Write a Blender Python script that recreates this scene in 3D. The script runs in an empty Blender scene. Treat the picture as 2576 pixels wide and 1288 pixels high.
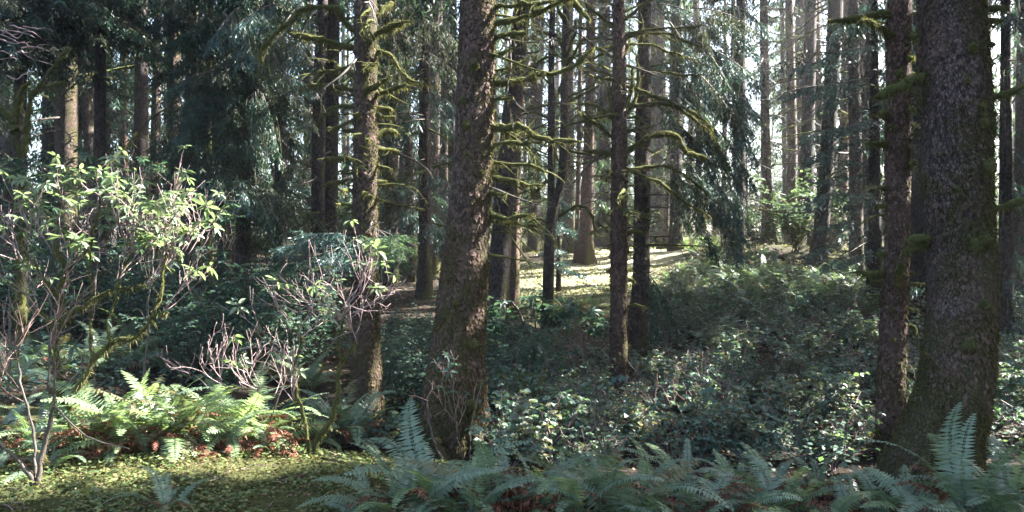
import bpy, math, numpy as np
from mathutils import Vector, Matrix

sc = bpy.context.scene
COL = sc.collection
PI = math.pi
rng = np.random.default_rng(11)

# ------------------------------------------------------------------ camera
F = 2061.0                       # focal length in units of a 2576-wide frame
cam_d = bpy.data.cameras.new('camera')
cam_d.sensor_width = 36.0
cam_d.lens = 36.0 * F / 2576.0
cam_d.clip_start = 0.05
cam_d.clip_end = 3000
cam = bpy.data.objects.new('camera', cam_d)
COL.objects.link(cam)
cam.location = (0, 0, 0)
cam.rotation_euler = (math.radians(90), 0, 0)
sc.camera = cam

# ------------------------------------------------------------------ light
SUN_AZ, SUN_EL = math.radians(72), math.radians(38)
SUN = np.array([math.sin(SUN_AZ) * math.cos(SUN_EL), math.cos(SUN_AZ) * math.cos(SUN_EL), math.sin(SUN_EL)])
world = bpy.data.worlds.new('World')
sc.world = world
world.use_nodes = True
wn = world.node_tree
wn.nodes.clear()
sky = wn.nodes.new('ShaderNodeTexSky')
sky.sky_type = 'NISHITA'
sky.sun_disc = False
sky.sun_elevation = SUN_EL
sky.sun_rotation = SUN_AZ
sky.air_density = 1.0
sky.dust_density = 4.0
sky.ozone_density = 1.5
bg = wn.nodes.new('ShaderNodeBackground')
bg.inputs['Strength'].default_value = 0.07
wo = wn.nodes.new('ShaderNodeOutputWorld')
wn.links.new(sky.outputs[0], bg.inputs[0])
wn.links.new(bg.outputs[0], wo.inputs[0])
sun_d = bpy.data.lights.new('sun', 'SUN')
sun_d.energy = 5.0
sun_d.angle = math.radians(0.5)
sun_d.color = (1.0, 0.965, 0.91)
sun_o = bpy.data.objects.new('sun', sun_d)
COL.objects.link(sun_o)
sun_o.rotation_euler = Vector(SUN).to_track_quat('Z', 'Y').to_euler()
sun_o.location = Vector(SUN * 60)

sc.view_settings.view_transform = 'Standard'
sc.view_settings.look = 'None'
sc.view_settings.gamma = 1.0
sc.view_settings.use_curve_mapping = False
sc.view_settings.exposure = 3.72
cy = sc.cycles
cy.use_denoising = True
cy.max_bounces = 4
cy.diffuse_bounces = 3
cy.glossy_bounces = 2
cy.transmission_bounces = 3
cy.volume_bounces = 0
cy.transparent_max_bounces = 4
cy.caustics_reflective = False
cy.caustics_refractive = False
cy.sample_clamp_indirect = 6.0

# ------------------------------------------------------------------ helpers
def W(px, py, d):
    return np.array([(px - 1288.0) / F * d, d, (644.0 - py) / F * d])

def nrm(v):
    return v / np.maximum(np.linalg.norm(v, axis=-1, keepdims=True), 1e-9)

def vnoise(p, seed=0):
    p = np.asarray(p, float)
    i = np.floor(p).astype(np.int64)
    f = p - i
    f = f * f * (3 - 2 * f)
    out = 0
    for dx in (0, 1):
        for dy in (0, 1):
            for dz in (0, 1):
                h = (i[..., 0] + dx) * 374761393 + (i[..., 1] + dy) * 668265263 + (i[..., 2] + dz) * 2147483647 + seed * 1274126177
                h = (h ^ (h >> 13)) * 1274126177
                h = (h ^ (h >> 16)) & 0xFFFFFF
                w = (f[..., 0] if dx else 1 - f[..., 0]) * (f[..., 1] if dy else 1 - f[..., 1]) * (f[..., 2] if dz else 1 - f[..., 2])
                out = out + w * (h / float(0xFFFFFF))
    return out * 2 - 1

class Acc:
    def __init__(s):
        s.v, s.f, s.n = [], [], 0
    def add(s, V, Fs):
        V = np.asarray(V, float).reshape(-1, 3)
        for f in (Fs if isinstance(Fs, list) else [Fs]):
            f = np.asarray(f, np.int64)
            if len(f):
                s.f.append(f + s.n)
        s.v.append(V)
        s.n += len(V)
    def get(s):
        return (np.concatenate(s.v) if s.v else np.zeros((0, 3))), s.f

def mesh_np(name, V, Fs, mat=None, smooth=False):
    V = np.asarray(V, np.float32)
    Fs = [f for f in (Fs if isinstance(Fs, list) else [Fs]) if len(f)]
    me = bpy.data.meshes.new(name)
    me.vertices.add(len(V))
    me.vertices.foreach_set('co', V.ravel())
    loops = np.concatenate([f.ravel() for f in Fs]).astype(np.int32)
    tot = np.concatenate([np.full(len(f), f.shape[1], np.int32) for f in Fs])
    start = np.concatenate([[0], np.cumsum(tot)[:-1]]).astype(np.int32)
    me.loops.add(len(loops))
    me.loops.foreach_set('vertex_index', loops)
    me.polygons.add(len(tot))
    me.polygons.foreach_set('loop_start', start)
    me.update(calc_edges=True)
    if smooth:
        me.polygons.foreach_set('use_smooth', np.ones(len(tot), bool))
    if mat is not None:
        me.materials.append(mat)
    return me

def obj(name, me, parent=None, loc=None):
    o = bpy.data.objects.new(name, me)
    COL.objects.link(o)
    if parent is not None:
        o.parent = parent
    if loc is not None:
        o.location = Vector(np.asarray(loc, float))
    return o

def tag(o, label=None, cat=None, group=None, kind=None):
    if label: o['label'] = label
    if cat: o['category'] = cat
    if group: o['group'] = group
    if kind: o['kind'] = kind
    return o

def thing(name, label, cat, loc, group=None):
    return tag(obj(name, None, None, loc), label, cat, group)

def tube(pts, rad, sides=6, cap=True, lump=0.0, seed=0, lf=9.0):
    """a tube along a polyline with one radius per point"""
    P = np.asarray(pts, float)
    R = np.asarray(rad, float)
    K = len(P)
    T = nrm(np.gradient(P, axis=0))
    ref = np.array([0.31, 0.2, 0.93]) if abs(T[0][2]) < 0.8 else np.array([0.9, 0.37, 0.2])
    N = np.zeros_like(P)
    n = nrm(np.cross(T[0], ref))
    for k in range(K):
        n = n - T[k] * np.dot(n, T[k])
        n = n / max(np.linalg.norm(n), 1e-9)
        N[k] = n
    B = np.cross(T, N)
    a = np.arange(sides) / sides * 2 * PI
    ring = np.cos(a)[None, :, None] * N[:, None] + np.sin(a)[None, :, None] * B[:, None]
    rr = R[:, None] * np.ones(sides)[None]
    if lump:
        q = P[:, None] + ring * R[:, None, None]
        rr = rr * (1 + lump * vnoise(q * lf, seed) + 0.5 * lump * vnoise(q * lf * 2.7, seed + 1))
    V = (P[:, None] + ring * rr[..., None]).reshape(-1, 3)
    i = np.arange(K - 1)[:, None] * sides
    j = np.arange(sides)[None]
    j2 = (j + 1) % sides
    Q = np.stack([i + j, i + j2, i + sides + j2, i + sides + j], -1).reshape(-1, 4)
    fs = [Q]
    if cap:
        V = np.vstack([V, P[-1] + T[-1] * R[-1] * 0.7, P[0] - T[0] * R[0] * 0.2])
        c1, c0 = len(V) - 2, len(V) - 1
        jj = np.arange(sides)
        b = (K - 1) * sides
        fs.append(np.concatenate([np.stack([b + jj, b + (jj + 1) % sides, np.full(sides, c1)], -1),
                                  np.stack([(jj + 1) % sides, jj, np.full(sides, c0)], -1)]))
    return V, fs

def smooth_path(pts, n):
    """Catmull-Rom through the points, n samples"""
    P = np.asarray(pts, float)
    if len(P) == 2:
        return P[0] + (P[1] - P[0]) * np.linspace(0, 1, n)[:, None]
    E = np.vstack([2 * P[0] - P[1], P, 2 * P[-1] - P[-2]])
    seg = np.concatenate([[0], np.cumsum(np.linalg.norm(np.diff(P, axis=0), axis=1))])
    s = np.linspace(0, seg[-1], n)
    k = np.clip(np.searchsorted(seg, s, side='right') - 1, 0, len(P) - 2)
    t = ((s - seg[k]) / np.maximum(seg[k + 1] - seg[k], 1e-9))[:, None]
    a, b, c, d = E[k], E[k + 1], E[k + 2], E[k + 3]
    return 0.5 * (2 * b + (c - a) * t + (2 * a - 5 * b + 4 * c - d) * t ** 2 + (3 * b - a - 3 * c + d) * t ** 3)

def blades(P, D, S, L, Wd, droop=0.0, mid=0.4):
    """diamond blades: base P, direction D, side S, length L, width Wd"""
    n = len(P)
    L = np.broadcast_to(np.asarray(L, float), (n,))[:, None]
    Wd = np.broadcast_to(np.asarray(Wd, float), (n,))[:, None]
    z = np.array([0, 0, -1.0])
    m = P + D * L * mid
    V = np.stack([P, m + S * Wd * .5, P + D * L + z * droop * L, m - S * Wd * .5], 1).reshape(-1, 3)
    return V, np.arange(n * 4).reshape(n, 4)

def side_of(D, r=None, up=0.6):
    n = len(D)
    r = rng if r is None else r
    ref = r.normal(size=(n, 3)) * (1 - up) + np.array([0, 0, 1.0]) * up
    return nrm(np.cross(D, ref))

# ------------------------------------------------------------------ terrain height from known spots
CP = [(-50,1288,5.4),(300,1288,5.4),(700,1288,5.4),(1000,1288,5.5),(1300,1288,5.6),(1700,1288,5.8),(2100,1288,5.8),(2500,1288,5.4),
      (0,1150,6.9),(300,1150,6.9),(600,1150,6.95),(750,1150,7.2),(900,1120,8.6),(1150,1135,8.8),(960,1085,9.6),
      (0,950,11),(300,950,11.5),(600,950,12),(250,850,18),(0,700,30),(500,640,38),(-400,800,20),(-300,650,40),
      (700,860,15.5),(1000,860,17),(1000,750,22),(850,720,25),(1080,650,33),(850,625,45),
      (1300,1000,12.2),(1400,1090,10),(1555,1000,13.6),(1700,1120,9.5),(1600,890,17.3),(1375,900,17),(1250,850,17),
      (1450,800,20.5),(1400,720,25.5),(1300,725,25),(1500,660,31),(1700,632,36),(1350,655,33),(1475,650,32),(1800,610,44),(1500,605,48),
      (1900,632,33),(1750,715,26),(2055,690,28),(2000,850,16.5),(2000,1000,12),(2000,1150,9),(2255,1145,9),(2340,1215,7.5),
      (2500,1000,12),(2300,800,18),(2560,770,24),(2100,640,35),(2500,640,38),(2900,700,26),(2800,1000,12),(1800,642,29.5),(1880,624,30),(2000,622,30),(2150,636,30),(2260,660,28),(1850,738,21),(2150,745,21),(2000,690,24.5)]
_c = np.array([W(*p) for p in CP])
_extra = np.array([[-6, 0, -1.7], [6, 0, -1.7], [0, -10, -1.7], [0, 0, -1.75], [-30, 10, -1.5], [30, 8, -1.5], [40, 40, 0.8], [-40, 45, 1.0], [0, 75, 2.2], [-40, 80, 2.5], [45, 80, 2.5], [0, 3, -1.72]])
_c = np.vstack([_c, _extra])
def _phi(r): return np.sqrt(r * r + 2.0)
_A = _phi(np.linalg.norm(_c[:, None, :2] - _c[None, :, :2], axis=-1)) - np.eye(len(_c)) * 0.03
_M = np.zeros((len(_c) + 1, len(_c) + 1)); _M[:-1, :-1] = _A; _M[:-1, -1] = 1; _M[-1, :-1] = 1
_w = np.linalg.solve(_M, np.concatenate([_c[:, 2], [0]]))
def _gz_exact(q):
    out = np.zeros(len(q))
    for a in range(0, len(q), 4000):
        dx = q[a:a + 4000, None, 0] - _c[None, :, 0]; dy = q[a:a + 4000, None, 1] - _c[None, :, 1]
        out[a:a + 4000] = np.sqrt(dx * dx + dy * dy + 2.0) @ _w[:-1] + _w[-1]
    return out
_GS = 0.25
_gx = np.arange(-45, 48.01, _GS); _gy = np.arange(-10, 80.01, _GS)
_GG = _gz_exact(np.stack(np.meshgrid(_gx, _gy), -1).reshape(-1, 2)).reshape(len(_gy), len(_gx))
def gz(x, y):
    """ground height, bilinear in a table"""
    u = (np.clip(np.asarray(x, float), -45, 47.7) + 45) / _GS; v = (np.clip(np.asarray(y, float), -10, 79.7) + 10) / _GS
    i = np.floor(u).astype(int); j = np.floor(v).astype(int); u = u - i; v = v - j
    out = (_GG[j, i] * (1 - u) + _GG[j, i + 1] * u) * (1 - v) + (_GG[j + 1, i] * (1 - u) + _GG[j + 1, i + 1] * u) * v
    return float(out) if np.ndim(out) == 0 else out
def bump(x, y):
    x = np.asarray(x, float); y = np.asarray(y, float)
    p = np.stack([x, y, np.zeros_like(x)], -1)
    return 0.05 * vnoise(p * 0.9, 3) + 0.03 * vnoise(p * 3.1, 4) + 0.012 * vnoise(p * 9.0, 5)
def gzb(x, y): return gz(x, y) + bump(x, y)
def hit(px, py):
    """where the sight line through a frame position meets the ground"""
    d = np.linspace(3.5, 60, 1200)
    z = gz((px - 1288) / F * d, d)
    zz = (644 - py) / F * d
    k = np.argmax(zz <= z)
    return d[k] if zz[k] <= z[k] else 40.0

# ------------------------------------------------------------------ gaps cut through the crowns so the sun reaches chosen spots
TUN = []
def gap(px, py, d, r): TUN.append((W(px, py, d), r))
gap(330, 900, 7.0, 0.9); gap(480, 1040, 7.0, 0.85); gap(250, 1060, 7.0, 0.85); gap(620, 1060, 7.0, 0.75)
gap(120, 620, 7.5, 0.8); gap(330, 560, 7.6, 0.8); gap(860, 740, 7.6, 0.8); gap(760, 900, 7.2, 0.7); gap(600, 900, 7.0, 0.6); gap(450, 700, 7.4, 0.7)
gap(1430, 690, 27.5, 3.2); gap(1520, 660, 31, 4.2); gap(1650, 645, 34, 4.2); gap(1750, 640, 34, 3.8); gap(1400, 725, 25, 2.0); gap(290, 850, 7.2, 0.55); gap(160, 700, 7.3, 0.6); gap(380, 1100, 7.0, 0.6); gap(540, 1100, 7.0, 0.6); gap(960, 640, 9.5, .4)
gap(185, 300, 24, 1.4); gap(180, 120, 24, 1.0); gap(185, 480, 24, .8); gap(360, 420, 27, .8); gap(440, 480, 22.5, .7); gap(560, 250, 19, .5); gap(1295, 600, 21, .7); gap(1070, 320, 22, .5); gap(600, 520, 30, 1.5); gap(740, 560, 26, 1.2); gap(950, 560, 30, 1.5); gap(1000, 480, 34, 1.8); gap(250, 380, 33, 1.5); gap(60, 200, 32, 1.5); gap(280, 120, 33, 1.5); gap(400, 200, 33, 1.2); gap(440, 350, 22, 1.0); gap(440, 150, 22, 1.0); gap(30, 300, 26, 1.2); gap(310, 300, 25, 1.0)
gap(930, 170, 10, 0.7); gap(940, 330, 10, .35); gap(940, 420, 10, .3); gap(945, 540, 10, .35); gap(1240, 400, 8.8, .3); gap(1570, 220, 13.5, .4); gap(1450, 260, 15, .5); gap(1640, 120, 13.5, .5); gap(1420, 540, 17, .5); gap(880, 330, 10, .4); gap(800, 100, 10, .4); gap(960, 220, 10, 0.4); gap(1380, 345, 8.6, 0.45); gap(1350, 30, 8.7, 0.5); gap(980, 620, 10.5, 0.35); gap(840, 30, 10, 0.4)
gap(1720, 370, 13.5, 0.5); gap(1300, 640, 18, 0.8); gap(1420, 600, 23, 1.0); gap(2150, 50, 9, 0.4); gap(2500, 50, 7.5, 0.35)
gap(1990, 450, 36, 2.5); gap(1930, 400, 33, 1.6); gap(2110, 600, 34, 2.0); gap(2450, 560, 30, 2.5)
gap(250, 1180, 6.7, 0.35); gap(560, 1185, 6.6, 0.35); gap(1850, 690, 28, 1.4); gap(1750, 700, 27, 1.0); gap(1950, 700, 26, .7); gap(2080, 730, 24, .5); gap(1780, 740, 24, .6); gap(1300, 1100, 8, 0.3); gap(1700, 960, 13, 0.5)
gap(1000, 170, 20, 0.9); gap(1750, 150, 15, 1.0); gap(1700, 560, 16, 0.6); gap(560, 120, 15, 0.6)
for px, py, d, r in ((700, 540, 40, 2.5), (1000, 560, 42, 2.5), (1300, 540, 48, 3), (1600, 540, 50, 3), (2050, 560, 48, 3), (2400, 600, 45, 2.5), (300, 450, 38, 2), (100, 300, 36, 2),
                     (1450, 300, 45, 2.5), (1080, 300, 40, 2), (1950, 250, 50, 3), (2200, 300, 45, 2.5), (560, 560, 36, 2)):
    gap(px, py, d, r)
_gr = np.random.default_rng(3)
for k in range(46):                                  # small gaps cut for flecks of sun on the thicket and the near ferns
    px, py = _gr.uniform(1250, 2576), _gr.uniform(680, 1250)
    gap(px, py, hit(px, py), _gr.uniform(.12, .3))
for k in range(22):
    px, py = _gr.uniform(1700, 2200), _gr.uniform(650, 780)
    gap(px, py, hit(px, py), _gr.uniform(.35, .8))
for k in range(16):
    px, py = _gr.uniform(0, 1250), _gr.uniform(800, 1280)
    gap(px, py, hit(px, py), _gr.uniform(.12, .28))
_tp = np.array([t[0] for t in TUN]); _tr = np.array([t[1] for t in TUN])
def keep_mask(C, t0=2.0):  # drops foliage inside the gaps, shaping the crowns for the light
    keep = np.ones(len(C), bool)
    for p, r in zip(_tp, _tr):
        v = C - p
        t = v @ SUN
        d2 = np.einsum('ij,ij->i', v, v) - t * t
        keep &= ~((t > max(t0, 1.2 * r)) & (d2 < r * r))
    return keep

# ------------------------------------------------------------------ materials
def mat_new(name):
    m = bpy.data.materials.new(name)
    m.use_nodes = True
    nt = m.node_tree
    nt.nodes.clear()
    out = nt.nodes.new('ShaderNodeOutputMaterial')
    return m, nt, out
def nd(nt, t, **kw):
    n = nt.nodes.new(t)
    for k, v in kw.items():
        if k in n.inputs: n.inputs[k].default_value = v
        else: setattr(n, k, v)
    return n
def ramp(nt, src, stops):
    r = nt.nodes.new('ShaderNodeValToRGB')
    e = r.color_ramp.elements
    while len(e) < len(stops): e.new(0.5)
    for x, (p, c) in zip(e, stops):
        x.position = p
        x.color = (*c, 1) if len(c) == 3 else c
    nt.links.new(src, r.inputs[0])
    return r.outputs[0]
def mixc(nt, fac, a, b):
    m = nt.nodes.new('ShaderNodeMix'); m.data_type = 'RGBA'
    for i, v in ((0, fac), (6, a), (7, b)):
        if hasattr(v, 'is_output'): nt.links.new(v, m.inputs[i])
        else: m.inputs[i].default_value = v if i == 0 else (*v, 1)
    return m.outputs[2]
def math_(nt, op, a, b=None, clamp=False):
    m = nt.nodes.new('ShaderNodeMath'); m.operation = op; m.use_clamp = clamp
    for i, v in ((0, a), (1, b)):
        if v is None: continue
        if hasattr(v, 'is_output'): nt.links.new(v, m.inputs[i])
        else: m.inputs[i].default_value = v
    return m.outputs[0]

def leaf_mat(name, cols, trans=0.35, rough=0.55, spec=0.3, tcol=None, objrand=True):
    m, nt, out = mat_new(name)
    geo = nd(nt, 'ShaderNodeNewGeometry')
    fac = geo.outputs['Random Per Island']
    if objrand:
        oi = nd(nt, 'ShaderNodeObjectInfo')
        fac = math_(nt, 'ADD', math_(nt, 'MULTIPLY', fac, 0.6), math_(nt, 'MULTIPLY', oi.outputs['Random'], 0.4))
    c = ramp(nt, fac, [(i / (len(cols) - 1), x) for i, x in enumerate(cols)])
    p = nd(nt, 'ShaderNodeBsdfPrincipled', Roughness=rough)
    p.inputs['Specular IOR Level'].default_value = spec
    nt.links.new(c, p.inputs['Base Color'])
    t = nd(nt, 'ShaderNodeBsdfTranslucent')
    tc = nt.nodes.new('ShaderNodeMix'); tc.data_type = 'RGBA'; tc.blend_type = 'MULTIPLY'
    tc.inputs[0].default_value = 1
    tc.inputs[7].default_value = (*(tcol or (1.5, 1.5, 0.6)), 1)
    nt.links.new(c, tc.inputs[6]); nt.links.new(tc.outputs[2], t.inputs[0])
    mx = nd(nt, 'ShaderNodeMixShader'); mx.inputs[0].default_value = trans
    nt.links.new(p.outputs[0], mx.inputs[1]); nt.links.new(t.outputs[0], mx.inputs[2])
    nt.links.new(mx.outputs[0], out.inputs[0])
    return m

def bark_mat(name, dark, light, moss_amt, scale=1.0, moss=(0.075, 0.075, 0.018), lichen=(0.2, 0.19, 0.2)):
    m, nt, out = mat_new(name)
    tc = nd(nt, 'ShaderNodeTexCoord')
    mp = nd(nt, 'ShaderNodeMapping'); mp.inputs['Scale'].default_value = (1, 1, 0.55)
    nt.links.new(tc.outputs['Object'], mp.inputs[0])
    wob = nd(nt, 'ShaderNodeTexNoise', Scale=9.0 * scale, Detail=3.0)
    nt.links.new(mp.outputs[0], wob.inputs['Vector'])
    vm = nt.nodes.new('ShaderNodeVectorMath'); vm.operation = 'MULTIPLY_ADD'
    nt.links.new(wob.outputs['Color'], vm.inputs[0]); vm.inputs[1].default_value = (.05, .05, .05); nt.links.new(mp.outputs[0], vm.inputs[2])
    vo = nd(nt, 'ShaderNodeTexVoronoi', Scale=38.0 * scale); vo.feature = 'DISTANCE_TO_EDGE'
    nt.links.new(vm.outputs[0], vo.inputs['Vector'])
    vc = nd(nt, 'ShaderNodeTexVoronoi', Scale=38.0 * scale)
    nt.links.new(vm.outputs[0], vc.inputs['Vector'])
    n1 = nd(nt, 'ShaderNodeTexNoise', Scale=3.0, Detail=6.0, Roughness=0.65)
    nt.links.new(tc.outputs['Object'], n1.inputs['Vector'])
    n2 = nd(nt, 'ShaderNodeTexNoise', Scale=40.0 * scale, Detail=4.0, Roughness=0.7)
    nt.links.new(mp.outputs[0], n2.inputs['Vector'])
    sepc = nd(nt, 'ShaderNodeSeparateColor'); nt.links.new(vc.outputs['Color'], sepc.inputs[0])
    f = math_(nt, 'ADD', math_(nt, 'MULTIPLY', n1.outputs[0], 0.6), math_(nt, 'MULTIPLY', sepc.outputs[0], 0.4))
    col = ramp(nt, f, [(0.3, tuple(.7 * x for x in dark)), (0.68, tuple(1.2 * x for x in light))])
    col = mixc(nt, math_(nt, 'MULTIPLY', ramp(nt, n2.outputs[0], [(0.58, (0, 0, 0)), (0.75, (1, 1, 1))]), 0.35), col, lichen)
    edge = ramp(nt, vo.outputs['Distance'], [(0.0, (0, 0, 0)), (0.12, (1, 1, 1))])
    col = mixc(nt, math_(nt, 'MULTIPLY', math_(nt, 'SUBTRACT', 1.0, edge), 0.5), col, tuple(0.4 * x for x in dark))  # shade in the bark crevices painted in, since relief alone reads flat
    # moss: patches, more near the foot of the trunk and towards one side
    sx = nd(nt, 'ShaderNodeSeparateXYZ'); nt.links.new(tc.outputs['Object'], sx.inputs[0])
    sn = nd(nt, 'ShaderNodeSeparateXYZ'); nt.links.new(tc.outputs['Normal'], sn.inputs[0])
    nm = nd(nt, 'ShaderNodeTexNoise', Scale=2.6, Detail=8.0, Roughness=0.7)
    nt.links.new(tc.outputs['Object'], nm.inputs['Vector'])
    foot = math_(nt, 'MULTIPLY', math_(nt, 'SUBTRACT', 2.0, sx.outputs[2]), 0.07)
    foot = math_(nt, 'MAXIMUM', foot, -0.06)
    sidef = math_(nt, 'MULTIPLY', sn.outputs[0], 0.10)
    upf = math_(nt, 'MULTIPLY', math_(nt, 'MAXIMUM', sn.outputs[2], 0.0), 0.35)
    mf = math_(nt, 'ADD', math_(nt, 'ADD', nm.outputs[0], foot), math_(nt, 'ADD', sidef, upf))
    mf = math_(nt, 'ADD', mf, moss_amt - 0.5 + math.copysign(0, 1))
    mf = math_(nt, 'ADD', mf, math_(nt, 'MULTIPLY', math_(nt, 'SUBTRACT', n2.outputs[0], 0.5), 0.25))
    mfac = ramp(nt, mf, [(0.5, (0, 0, 0)), (0.62, (1, 1, 1))])
    mcol = mixc(nt, n2.outputs[0], tuple(0.55 * x for x in moss), tuple(1.35 * x for x in moss))
    col = mixc(nt, math_(nt, 'MULTIPLY', mfac, 0.85), col, mcol)
    p = nd(nt, 'ShaderNodeBsdfPrincipled', Roughness=0.9)
    p.inputs['Specular IOR Level'].default_value = 0.25
    nt.links.new(col, p.inputs['Base Color'])
    b = nd(nt, 'ShaderNodeBump', Strength=1.0, Distance=0.035)
    h = math_(nt, 'ADD', math_(nt, 'MULTIPLY', edge, 0.7), math_(nt, 'ADD', math_(nt, 'MULTIPLY', n2.outputs[0], 0.6), math_(nt, 'MULTIPLY', sepc.outputs[1], 0.5)))
    nt.links.new(h, b.inputs['Height']); nt.links.new(b.outputs[0], p.inputs['Normal'])
    nt.links.new(p.outputs[0], out.inputs[0])
    return m

def moss_mat(name, a, b, trans=0.25):
    m, nt, out = mat_new(name)
    tc = nd(nt, 'ShaderNodeTexCoord')
    n = nd(nt, 'ShaderNodeTexNoise', Scale=14.0, Detail=6.0, Roughness=0.7)
    nt.links.new(tc.outputs['Object'], n.inputs['Vector'])
    n2 = nd(nt, 'ShaderNodeTexNoise', Scale=120.0, Detail=3.0)
    nt.links.new(tc.outputs['Object'], n2.inputs['Vector'])
    col = ramp(nt, n.outputs[0], [(0.3, a), (0.7, b)])
    p = nd(nt, 'ShaderNodeBsdfPrincipled', Roughness=1.0)
    p.inputs['Specular IOR Level'].default_value = 0.1
    p.inputs['Sheen Weight'].default_value = 0.3
    p.inputs['Sheen Tint'].default_value = (0.6, 0.7, 0.25, 1)
    nt.links.new(col, p.inputs['Base Color'])
    bm = nd(nt, 'ShaderNodeBump', Strength=1.0, Distance=0.01)
    nt.links.new(math_(nt, 'ADD', n2.outputs[0], n.outputs[0]), bm.inputs['Height']); nt.links.new(bm.outputs[0], p.inputs['Normal'])
    t = nd(nt, 'ShaderNodeBsdfTranslucent'); nt.links.new(col, t.inputs[0])
    mx = nd(nt, 'ShaderNodeMixShader'); mx.inputs[0].default_value = trans
    nt.links.new(p.outputs[0], mx.inputs[1]); nt.links.new(t.outputs[0], mx.inputs[2])
    nt.links.new(mx.outputs[0], out.inputs[0])
    return m

def twig_mat(name, a, b):
    m, nt, out = mat_new(name)
    tc = nd(nt, 'ShaderNodeTexCoord')
    n = nd(nt, 'ShaderNodeTexNoise', Scale=18.0, Detail=4.0)
    nt.links.new(tc.outputs['Object'], n.inputs['Vector'])
    p = nd(nt, 'ShaderNodeBsdfPrincipled', Roughness=0.65)
    p.inputs['Specular IOR Level'].default_value = 0.4
    nt.links.new(ramp(nt, n.outputs[0], [(0.3, a), (0.7, b)]), p.inputs['Base Color'])
    nt.links.new(p.outputs[0], out.inputs[0])
    return m

M = {}
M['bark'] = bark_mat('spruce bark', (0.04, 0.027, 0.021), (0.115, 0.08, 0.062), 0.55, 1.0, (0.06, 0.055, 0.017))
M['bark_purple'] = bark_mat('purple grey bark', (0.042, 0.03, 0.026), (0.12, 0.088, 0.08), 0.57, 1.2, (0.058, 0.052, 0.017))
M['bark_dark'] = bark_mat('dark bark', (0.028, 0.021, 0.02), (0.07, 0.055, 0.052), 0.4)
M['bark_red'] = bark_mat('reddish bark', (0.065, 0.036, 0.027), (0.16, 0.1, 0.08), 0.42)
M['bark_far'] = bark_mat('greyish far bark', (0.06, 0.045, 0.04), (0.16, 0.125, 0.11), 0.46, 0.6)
M['moss'] = moss_mat('branch moss', (0.032, 0.033, 0.012), (0.095, 0.095, 0.036))
M['moss_hair'] = leaf_mat('moss hair', [(0.042, 0.04, 0.016), (0.09, 0.088, 0.034), (0.16, 0.155, 0.07)], 0.4, 0.9, 0.1, (1.2, 1.2, 0.8), False)
M['lichen'] = leaf_mat('hanging lichen', [(0.05, 0.05, 0.032), (0.1, 0.098, 0.065), (0.16, 0.155, 0.11)], 0.35, 0.9, 0.1, (1.0, 1.0, 0.8), False)
M['needle'] = leaf_mat('spruce needles', [(0.016, 0.036, 0.026), (0.028, 0.058, 0.04), (0.045, 0.082, 0.052)], 0.28, 0.5, 0.35, (1.4, 1.5, 0.7))
M['needle_blue'] = leaf_mat('bluish needles', [(0.022, 0.052, 0.05), (0.04, 0.08, 0.075), (0.065, 0.115, 0.105)], 0.25, 0.45, 0.45, (1.2, 1.4, 0.9))
M['needle_dry'] = leaf_mat('lichen grey needles', [(0.03, 0.04, 0.03), (0.055, 0.068, 0.048), (0.085, 0.095, 0.065)], 0.3, 0.7, 0.2, (1.2, 1.2, 0.8))
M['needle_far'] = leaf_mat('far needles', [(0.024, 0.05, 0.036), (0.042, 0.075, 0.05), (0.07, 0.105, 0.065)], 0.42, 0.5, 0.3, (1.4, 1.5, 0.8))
M['twig'] = twig_mat('dark twig', (0.035, 0.028, 0.022), (0.08, 0.065, 0.05))
M['twig_pink'] = twig_mat('pinkish twig', (0.15, 0.095, 0.09), (0.32, 0.24, 0.23))
M['twig_brown'] = twig_mat('brown twig', (0.09, 0.05, 0.04), (0.2, 0.13, 0.11))
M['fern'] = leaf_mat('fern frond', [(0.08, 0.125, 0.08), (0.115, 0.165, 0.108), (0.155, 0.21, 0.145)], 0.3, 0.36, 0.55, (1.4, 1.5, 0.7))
M['fern_lit'] = leaf_mat('sunlit-tone fern frond', [(0.14, 0.2, 0.1), (0.18, 0.25, 0.13), (0.24, 0.31, 0.17)], 0.5, 0.4, 0.5, (1.4, 1.4, 0.8))  # sunlit brightness raised in the colour; also mixed among the other ferns
M['fern_dead'] = leaf_mat('rusty fern frond', [(0.075, 0.025, 0.016), (0.125, 0.044, 0.025), (0.16, 0.075, 0.042)], 0.25, 0.65, 0.3, (1.2, 0.9, 0.7))
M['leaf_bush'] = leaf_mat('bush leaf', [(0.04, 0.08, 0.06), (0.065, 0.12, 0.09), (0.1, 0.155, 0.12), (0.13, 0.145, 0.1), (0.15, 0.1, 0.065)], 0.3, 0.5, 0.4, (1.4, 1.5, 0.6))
M['leaf_elder'] = leaf_mat('sunlit-tone elder leaf', [(0.1, 0.15, 0.085), (0.15, 0.205, 0.12), (0.21, 0.265, 0.165)], 0.45, 0.4, 0.5, (1.3, 1.35, 0.8))  # lit copy: the paleness of sunlit leaves is put into the colour
M['leaf_shade'] = leaf_mat('shaded-tone leaf', [(0.026, 0.055, 0.046), (0.045, 0.085, 0.068), (0.075, 0.12, 0.09)], 0.35, 0.5, 0.28, (1.4, 1.5, 0.8))  # darker bluish copy for plants in shade, the shade put into the colour
M['leaf_gold'] = leaf_mat('yellowing leaf', [(0.16, 0.2, 0.03), (0.24, 0.24, 0.04)], 0.4, 0.5, 0.4)
M['cover'] = leaf_mat('ground cover leaf', [(0.035, 0.065, 0.025), (0.07, 0.11, 0.038), (0.12, 0.155, 0.052), (0.17, 0.18, 0.07), (0.12, 0.09, 0.045)], 0.3, 0.5, 0.4, (1.4, 1.4, 0.6), False)
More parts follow.
